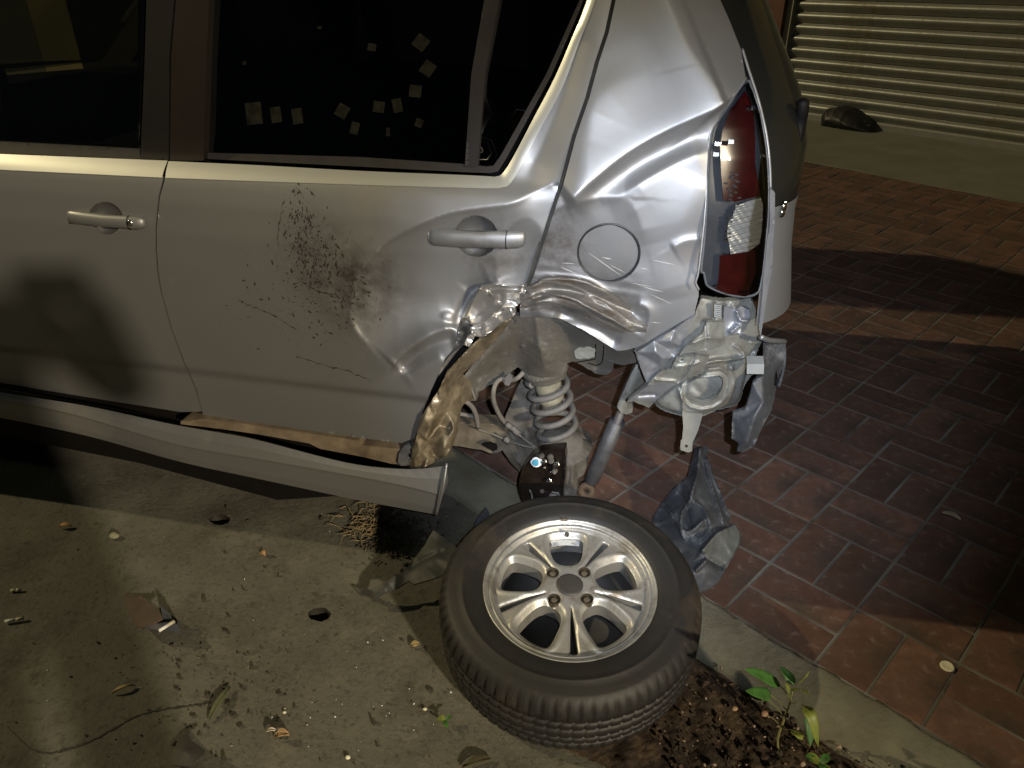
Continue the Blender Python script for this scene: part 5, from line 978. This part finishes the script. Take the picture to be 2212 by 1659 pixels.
sheet_l = lambda nm, pl, fn, m, lab, cat, th=.003, sp=4.: tag(sheet(nm, pl, gsheet(fn), m, None, sp, thick=th, tdir=(0, 0, -1), back=True), lab, cat)
s2 = c5([(1960, 40), (2010, 120), (2020, 200), (1960, 300), (1860, 390), (1780, 410), (1810, 260), (1880, 150)]); sheet_l('plastic_shard', s2, rbf(c5([(1960, 40, .10), (2020, 200, .08), (1780, 410, .02), (1880, 200, .06), (1860, 390, .03)])), PLAST, 'small black plastic fragment standing behind the tyre, left of the axle', 'plastic shard')
def c7(p): return cr(B7, p)
s3 = c7([(765, 590), (800, 590), (880, 610), (980, 690), (1000, 740), (960, 765), (870, 795), (830, 790), (790, 700), (760, 640)]); BRN = mat('brown_stiff_sheet', (.085, .055, .038), .7, 0, .2, 20, .001, 80)
sheet_l('bent_shard', s3, rbf(c7([(765, 590, -.028), (880, 610, -.015), (1000, 740, .045), (870, 795, .02), (800, 700, -.01)])), BRN, 'curled brown shard on the concrete under a white cigarette butt', 'plastic shard')
s3b = c7([(985, 660), (1045, 710), (1060, 745), (1100, 790), (1098, 830), (1040, 815), (990, 800), (865, 798), (960, 765), (1000, 740)]); sheet_l('bent_shard', s3b, rbf(c7([(985, 660, .03), (1060, 745, .012), (1098, 830, -.026), (865, 798, -.027), (1000, 740, .0), (990, 800, -.026)])), PLAST, 'black curled shard next to the brown one on the concrete', 'plastic shard')
s4 = c7([(1150, 1420), (1165, 1480), (1260, 1545), (1250, 1580), (1170, 1650), (1060, 1640), (1040, 1600), (1090, 1560), (1080, 1510)]); sheet_l('bent_shard', s4, rbf(c7([(1150, 1420, -.025), (1260, 1545, .02), (1170, 1650, .022), (1040, 1600, -.02), (1140, 1560, .01)])), mat('grey_black_plastic', (.05, .047, .045), .6, 0, .2, 12, .0006, 90), 'grey black curled plastic shard at the bottom left edge', 'plastic shard')

# ================================================================== soil patch and litter
SOIL = mat('dark_moist_soil', (.036, .021, .011), .9, 0, .5, 24, .005, 90, dirt=[((.10, .065, .035), .35, 12), ((.018, .011, .006), .35, 30)])
sp_ = [(1050, 1500), (1127, 1579), (1215, 1615), (1306, 1653), (1420, 1760), (2350, 1820), (2180, 1690), (1990, 1662), (1890, 1640), (1786, 1603), (1700, 1540), (1610, 1480), (1504, 1400), (1450, 1330), (1300, 1330), (1150, 1400)]
soil = sheet('soil', sp_, gsheet(lambda u, v: -.026 + .022 * np.clip(edge_dist(np.stack([u, v], 1), np.array(sp_)) / 60, 0, 1) * (.6 + .5 * wob(u, v, 30, 3)) + .006 * wob(u, v, 9, 4) + .003 * wob(u, v, 4, 6)), SOIL, None, 5.5, thick=.02, tdir=(0, 0, -1), jag=1.2)
tag(soil, 'dark loose soil patch between the concrete and the kerb under the wheel', kind='stuff')
def lumps(name, n, pts, size, m, label, h=-.026, seed=1, flat=.6):
    r = np.random.default_rng(seed); mb = MB()
    ico = bmesh.new(); bmesh.ops.create_icosphere(ico, subdivisions=1, radius=1); iv = np.array([v.co[:] for v in ico.verts]); fi = [[v.index for v in f.verts] for f in ico.faces]; ico.free()
    for k in range(n):
        u, v = pts(r); s_ = size(r); p = gnd(u, v, h); ro = r.normal(0, 1, 3); Rm = np.array(Matrix.Rotation(r.uniform(0, 6.28), 3, Vector(ro)))
        mb.add((iv * (1 + r.normal(0, .18, iv.shape))) * [s_, s_ * r.uniform(.6, 1.1), s_ * flat] @ Rm.T + p + [0, 0, s_ * .4], fi)
    return tag(mb.build(name, m, None, False), label, kind='stuff')
def in_soil(r):
    while True:
        p = np.array([[r.uniform(1420, 2150), r.uniform(1400, 1720)]])
        if inside(p, sp_)[0]: return p[0]
lumps('soil_crumbs', 420, in_soil, lambda r: .002 + .006 * r.random() ** 3, mat('soil_crumb', (.045, .028, .016), .9, 0, .5, 60), 'dark crumbs of earth on the soil patch', -.006, 3)
lumps('gravel', 70, in_soil, lambda r: .002 + .0045 * r.random() ** 2, mat('pale_pebble', (.30, .22, .15), .6, 0, .4, 80), 'small pale pebbles scattered on the dark soil', -.003, 4)
lumps('road_grit', 110, lambda r: (r.uniform(-20, 1150), r.uniform(1020, 1670)), lambda r: .0008 + .0020 * r.random() ** 4, mat('pale_grit', (.36, .32, .24), .7, 0, .4, 80), 'fine pale grit scattered over the concrete', -.029, 5)
lumps('dirt_flecks', 170, lambda r: (r.choice([r.normal(530, 60), r.normal(420, 90), r.uniform(0, 1000)]), r.choice([r.normal(1560, 60), r.normal(1440, 50), r.uniform(1080, 1660)])), lambda r: .002 + .007 * r.random() ** 4, mat('dark_dirt_fleck', (.035, .028, .018), .9, 0, .4, 80), 'dark flecks of dirt and dead leaf on the concrete', -.0295, 6, .25)
lumps('glass_crumbs', 55, lambda r: (r.choice([r.normal(700, 130), r.normal(900, 120), r.normal(1650, 60)]), r.choice([r.normal(1100, 60), r.normal(1450, 110), r.normal(1560, 40)])), lambda r: .0010 + .0014 * r.random(), mat('glass_crumb', (.8, .82, .8), .08, 0, .1, 50, 0, 10, 1.), 'tiny glittering crumbs of broken glass on the ground', -.024, 8)
def dead_straw(name, n, pts, m, label, seed, L0=.03):
    r = np.random.default_rng(seed); mb = MB()
    for k in range(n):
        u, v = pts(r); p = gnd(u, v, -.028); a = r.uniform(0, 6.28); l = L0 * r.uniform(.4, 1.5); b = r.normal(0, .6); c = [p + np.array([l * t * math.cos(a + b * t), l * t * math.sin(a + b * t), .002 + .012 * r.random() * math.sin(2.6 * t)]) for t in (0, .33, .66, 1)]
        mb.tube(c, [.0008, .0014, .0012, .0004], 4)
    return tag(mb.build(name, m, None, False), label, kind='stuff')
dead_straw('dry_grass', 120, lambda r: (r.normal(800, 28), r.normal(1135, 24)), mat('dry_straw', (.21, .155, .075), .8, 0, .4, 60), 'tuft of dry straw and dead grass under the loose skirt', 21, .035)
dead_straw('leaf_litter', 200, lambda r: (r.normal(858, 36), r.normal(1160, 26)), mat('dark_litter', (.055, .045, .035), .9, 0, .5, 60), 'dark dead leaf litter heaped below the end of the skirt', 22, .03)
dead_straw('soil_litter', 90, lambda r: in_soil(r), mat('brown_litter', (.12, .08, .045), .85, 0, .5, 60), 'thin dry twigs lying on the soil patch', 23, .045)
lumps('litter_soil', 220, lambda r: (r.normal(860, 42), r.normal(1165, 32)), lambda r: .002 + .007 * r.random() ** 2, mat('litter_earth', (.04, .032, .022), .9, 0, .4, 60), 'clods of dark earth below the end of the skirt', -.03, 9)

# single small things on the ground
def butt(u, v, ang, L_, m, label, h=-.022, r=.0042):
    p = gnd(u, v, h); d = np.array([math.cos(ang), math.sin(ang), .03]); o = empty('cigarette_butt', tuple(p)); tag(o, label, 'cigarette butt')
    MB().tube([-d * L_ / 2, d * L_ * .1], r, 10).build('paper', m, o); MB().tube([d * L_ * .1, d * L_ / 2], r * 1.02, 10).build('filter', mat('butt_filter', (.5, .45, .33), .8) if 'butt_filter' not in bpy.data.materials else bpy.data.materials['butt_filter'], o)
PAPER = mat('white_cigarette_paper', (.75, .73, .68), .8, 0, .05, 40)
butt(31, 1339, .25, .040, PAPER, 'white crumpled cigarette butt near the left edge')
butt(360, 1352, .85, .038, PAPER, 'white cigarette butt lying on the curled brown shard', .012)
butt(34, 1275, .1, .022, mat('yellow_butt_paper', (.45, .43, .24), .8), 'short yellowish cigarette butt at the far left', -.024)
def leaf_on_ground(u, v, L_, wd, ang, c, label, h=-.026, curl=.006, name='fallen_leaf', cat='leaf'):
    p = gnd(u, v, h); V = []; n = 9
    for i in range(n):
        t = i / (n - 1); w_ = wd * math.sin(math.pi * min(1, t * .97 + .02)) ** .8
        for s_ in (-1, 0, 1):
            x, y = L_ * (t - .5), s_ * w_ / 2; V.append((x * math.cos(ang) - y * math.sin(ang), x * math.sin(ang) + y * math.cos(ang), curl * (abs(s_) + math.sin(3 * t))))
    o = obj(name, V, [(3 * i + k, 3 * i + k + 1, 3 * i + k + 4, 3 * i + k + 3) for i in range(n - 1) for k in (0, 1)], mat(name + '_tone', c, .7, 0, .2, 80), None); o.location = p
    md = o.modifiers.new('t', 'SOLIDIFY'); md.thickness = .0006
    return tag(o, label, cat)
leaf_on_ground(141, 1139, .035, .016, .1, (.42, .22, .08), 'small orange dry leaf on the light strip of concrete')
leaf_on_ground(568, 1199, .02, .014, -.6, (.45, .26, .12), 'tiny orange leaf scrap in the middle of the concrete')
leaf_on_ground(265, 1491, .042, .008, .5, (.38, .29, .13), 'narrow straw coloured leaf on the light strip near the bottom')
leaf_on_ground(475, 1522, .085, .016, 1.35, (.09, .10, .045), 'long olive blade leaf lying on the concrete')
leaf_on_ground(897, 1397, .02, .018, .3, (.45, .33, .15), 'round yellow leaf scrap left of the tyre')
leaf_on_ground(2053, 1429 - 310, .05, .02, -.7, (.30, .25, .16), 'crumpled beige paper scrap on the dark bricks', .002, .008, 'paper_scrap', 'paper')
o = leaf_on_ground(610, 1595, .03, .02, .2, (.40, .26, .13), 'curled orange brown dead leaf at the bottom centre left', -.025, .01)
leaf_on_ground(588, 1585, .022, .008, .1, (.5, .42, .34), 'pale curled leaf strip beside the orange dead leaf', -.024, .008)
leaf_on_ground(1030, 1650 - 0, .06, .02, .3, (.07, .06, .03), 'dark dead leaf on the concrete below the tyre')
def stone(u, v, s_, c, label, h=-.026, name='pebble', fl=.7):
    p = gnd(u, v, h); bm = bmesh.new(); bmesh.ops.create_icosphere(bm, subdivisions=2, radius=1); V = np.array([x.co[:] for x in bm.verts]); Fc = [[x.index for x in f.verts] for f in bm.faces]; bm.free()
    V *= 1 + .12 * np.sin(V[:, ::-1] * 3 + u) ; o = obj(name, V * [s_, s_ * .8, s_ * fl], Fc, mat('pebble_tone', c, .8, 0, .2, 60), None); o.location = p + [0, 0, s_ * .4]; return tag(o, label, 'pebble')
stone(248, 1160, .014, (.28, .26, .17), 'olive grey pebble beside the light strip of concrete')
stone(752, 1637, .0055, (.7, .68, .5), 'bright pale pebble at the bottom centre left', -.026)
stone(918, 1533, .0045, (.62, .58, .42), 'pale pebble left of the tyre tread', -.026)
stone(615, 1540, .004, (.6, .56, .42), 'small pale pebble above the orange dead leaf', -.026)
stone(1650, 1543, .009, (.34, .2, .12), 'reddish pebble on the soil, left of the green weed', .0)
stone(1586, 1532, .007, (.36, .22, .13), 'brown pebble on the soil nearest the tyre', .0)
cap = MB().lathe([(0, .0035), (.011, .0035), (.0128, .0045), (.014, .003), (.0145, 0)], 24).build('bottle_cap', mat('cream_cap', (.62, .57, .40), .5, 0, .05, 30), None); cap.location = gnd(2141, 1497 - 25, .001) + [0, 0, .001]
cap.location = gnd(1693.6 + 1500 * .23436 * 1., 1270.2 + 725 * .23436, .002); tag(cap, 'round cream coloured bottle cap on the bricks at lower right', 'bottle cap')
# solid black shape in place of the car's cast shadow by the shutter
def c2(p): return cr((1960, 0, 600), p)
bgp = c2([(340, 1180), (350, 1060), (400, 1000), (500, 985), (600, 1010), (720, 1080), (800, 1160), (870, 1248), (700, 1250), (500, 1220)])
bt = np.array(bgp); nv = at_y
def shadow_map(u, v):
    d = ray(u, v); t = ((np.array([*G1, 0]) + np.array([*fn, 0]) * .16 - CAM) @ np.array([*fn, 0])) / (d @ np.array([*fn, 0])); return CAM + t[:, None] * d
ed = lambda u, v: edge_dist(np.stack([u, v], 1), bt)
shadow_shape = sheet('shutter_shadow', bgp, lambda u, v: shadow_map(u, v) + np.array([*fn, 0]) * (.13 * np.clip(ed(u, v) / 22, 0, 1) ** .6 + .01 * wob(u, v, 6, 3))[:, None], mat('cast_shadow_black', (.010, .009, .007), .5, 0, .2, 20), None, 4, thick=.14, tdir=(-fn[0], -fn[1], 0))
tag(shadow_shape, 'dark shape standing in for a cast shadow at the foot of the roller shutter', 'shadow_shape')

# ================================================================== weed
GREEN = mat('weed_leaf_green', (.045, .125, .025), .5, 0, .3, 40, .0006, 120); LIME = mat('weed_leaf_lime', (.16, .19, .035), .5, 0, .25, 40, .0006, 120); STEM = mat('weed_stem', (.16, .15, .06), .6, 0, .2, 60)
b_ = gnd(*cr(L6, [(640, 1230)])[0], -.012); WY = b_[1]
def wp(x, y, dy=0.): u, v = cr(L6, [(x, y)])[0]; return at_y(u, v, WY + dy)
weed = empty('weed', tuple(b_)); tag(weed, 'small green weed growing from the soil beside the kerb', 'plant')
rel = lambda P_: np.array(P_) - b_
MB().tube(rel(spline([wp(640, 1230), wp(640, 1080, .01), wp(700, 900, .015), wp(760, 720, .02), wp(800, 570, .02)], 20)), np.linspace(.0030, .0018, 20), 8).build('stem', STEM, weed)
def wleaf(base_, mid_, tip, wd, m, stalk=None):
    base_, mid_, tip = [np.array(wp(*p)) for p in (base_, mid_, tip)]; c = spline([base_, mid_, tip], 11); V = []
    ax = tip - base_; sd_ = np.cross(ax, [.1, -.55, .8]); sd_ /= np.linalg.norm(sd_); nn_ = np.cross(sd_, ax); nn_ /= np.linalg.norm(nn_)
    for i, p in enumerate(c):
        t = i / 10; w_ = wd * (math.sin(math.pi * min(1, .04 + t * .96)) ** .75) * (1.15 - .5 * t)
        for s_ in (-1, -.5, 0, .5, 1): V.append(rel(p + sd_ * s_ * w_ * (1 + .08 * math.sin(9 * t)) + nn_ * (.10 * w_ * abs(s_) * (1.5 + math.sin(12 * t)))))
    o = obj('leaf', V, [(5 * i + k, 5 * i + k + 1, 5 * i + k + 6, 5 * i + k + 5) for i in range(10) for k in range(4)], m, weed)
    md = o.modifiers.new('t', 'SOLIDIFY'); md.thickness = .0005
    if stalk: MB().tube(rel(spline([wp(*p) for p in stalk], 10)), .0010, 6).build('leaf_stalk', STEM, weed)
wleaf((660, 500, .01), (480, 400, -.01), (270, 320, -.04), .012, GREEN, [(760, 650, .02), (720, 570, .015), (660, 500, .01)])
wleaf((560, 610, .0), (450, 590, -.02), (280, 560, -.05), .013, GREEN, [(730, 770, .02), (640, 670, .01), (560, 610, .0)])
wleaf((820, 490, .02), (750, 390, .03), (660, 290, .05), .010, GREEN)
wleaf((860, 490, .02), (920, 430, .0), (990, 350, -.01), .008, LIME)
wleaf((800, 560, .02), (900, 550, -.01), (985, 610, -.03), .009, LIME)
wleaf((770, 590, .02), (760, 560, -.01), (720, 480, -.02), .010, LIME)
wleaf((930, 730, .0), (1010, 850, -.03), (1090, 1190, -.05), .013, LIME, [(770, 710, .02), (860, 690, .01), (930, 730, .0)])
wleaf((980, 800, .02), (1000, 950, .0), (1000, 1180, -.02), .013, GREEN)
wleaf((820, 1000, .0), (860, 1050, -.02), (905, 1110, -.03), .012, LIME, [(700, 985, .015), (760, 990, .01), (820, 1000, .0)])
MB().tube(rel(spline([wp(690, 830, .02), wp(620, 740, .01), wp(540, 670, .0)], 10)), .0010, 6).build('leaf_stalk', STEM, weed)
MB().tube(rel(spline([wp(655, 940, .02), wp(600, 880, .01), wp(520, 830, .0)], 10)), .0010, 6).build('leaf_stalk', STEM, weed)
def clump(u, v, n, seed, label, sz):
    r = np.random.default_rng(seed); p = gnd(u, v, -.012); o = empty('seedling', tuple(p)); tag(o, label, 'plant')
    for k in range(n):
        a = r.uniform(0, 6.28); l = sz * r.uniform(.6, 1.3); V = []
        for i in range(6):
            t = i / 5; w_ = sz * .28 * math.sin(math.pi * min(1, .05 + .95 * t)) ** .8
            for s_ in (-1, 0, 1): V.append((l * t * math.cos(a) - s_ * w_ * math.sin(a), l * t * math.sin(a) + s_ * w_ * math.cos(a), sz * (.7 * t - .5 * t * t) + .2 * w_ * abs(s_)))
        obj('leaf', V, [(3 * i + q_, 3 * i + q_ + 1, 3 * i + q_ + 4, 3 * i + q_ + 3) for i in range(5) for q_ in (0, 1)], LIME if k % 2 else GREEN, o)
clump(1772, 1650, 7, 3, 'low yellow green seedling at the bottom edge below the weed', .03)
clump(960, 1556 + 0, 4, 5, 'tiny dark seedling on the concrete left of the tyre', .02)

# ================================================================== the person taking the picture (behind the camera; throws the long shadow)
def person(dx=0., dy=0., hands=True, lab=None):
    J = {'hip': (-.03, -.36, .92), 'waist': (-.03, -.37, 1.08), 'chest': (-.03, -.36, 1.30), 'neck': (-.03, -.33, 1.46), 'head': (-.03, -.27, 1.60), 'top': (-.03, -.25, 1.70),
         'hl': (-.13, -.36, .90), 'kl': (-.155, -.34, .49), 'al': (-.175, -.38, .09), 'tl': (-.20, -.24, .03), 'hr': (.07, -.36, .90), 'kr': (.105, -.34, .49), 'ar': (.125, -.38, .09), 'tr': (.15, -.24, .03),
         'sl': (-.21, -.36, 1.41), 'el': (-.27, -.24, 1.18), 'wl': (-.10, -.10, 1.31), 'fl': (-.07, -.075, 1.345), 'sr': (.15, -.36, 1.41), 'er': (.22, -.24, 1.18), 'wr': (.11, -.10, 1.31), 'fr': (.085, -.075, 1.345)}
    rad = {'hip': .135, 'waist': .13, 'chest': .15, 'neck': .06, 'head': .095, 'top': .06, 'hl': .095, 'kl': .068, 'al': .055, 'tl': .045, 'hr': .095, 'kr': .068, 'ar': .055, 'tr': .045, 'sl': .07, 'el': .05, 'wl': .035, 'fl': .035, 'sr': .07, 'er': .05, 'wr': .035, 'fr': .035}
    E = [('hip', 'waist'), ('waist', 'chest'), ('chest', 'neck'), ('neck', 'head'), ('head', 'top'), ('hip', 'hl'), ('hl', 'kl'), ('kl', 'al'), ('al', 'tl'), ('hip', 'hr'), ('hr', 'kr'), ('kr', 'ar'), ('ar', 'tr'), ('chest', 'sl'), ('sl', 'el'), ('el', 'wl'), ('wl', 'fl'), ('chest', 'sr'), ('sr', 'er'), ('er', 'wr'), ('wr', 'fr')]
    if not hands: J.update(el=(-.26, -.36, 1.15), wl=(-.27, -.32, .92), fl=(-.27, -.30, .84), er=(.20, -.36, 1.15), wr=(.21, -.32, .92), fr=(.21, -.30, .84))
    J = {k: (p[0] + dx, p[1] + dy, p[2]) for k, p in J.items()}
    ks = list(J); me = bpy.data.meshes.new('person'); me.from_pydata([J[k] for k in ks], [(ks.index(a), ks.index(b)) for a, b in E], [])
    o = bpy.data.objects.new('person', me); col.objects.link(o); md = o.modifiers.new('skin', 'SKIN'); sv = me.skin_vertices[0].data
    for k, s_ in zip(ks, sv): s_.radius = (rad[k], rad[k] * (.8 if k in ('chest', 'waist', 'hip') else 1)); s_.use_root = (k == 'hip')
    ss = o.modifiers.new('sub', 'SUBSURF'); ss.levels = 1; ss.render_levels = 2
    me.materials.append(mat('dark_clothes', (.03, .03, .035), .9, 0, .2, 10)); return tag(o, lab, 'person')
person(lab='person in dark clothes standing with both hands raised, holding up a phone')
person(-.45, .26, False, 'person in dark clothes standing with arms hanging, left of the one with the phone')
ph = MB().box((.01, -.055, 1.352), (.075, .0045, .037)).build('phone', BLACK, None, False); tag(ph, 'black phone held up in front of the person', 'phone')

stripe_pillar = MB().box((0, 0, 1.5), (.3, .3, 1.5)).build('pillar', WALLM, None, False); stripe_pillar.location = (-2.05, 4.25, 0); stripe_pillar.rotation_euler = (0, 0, street_th); tag(stripe_pillar, 'added square ochre pillar behind the car that casts the dark stripe over the bricks', 'pillar')  # pillar added behind the car to throw the dark stripe on the paving
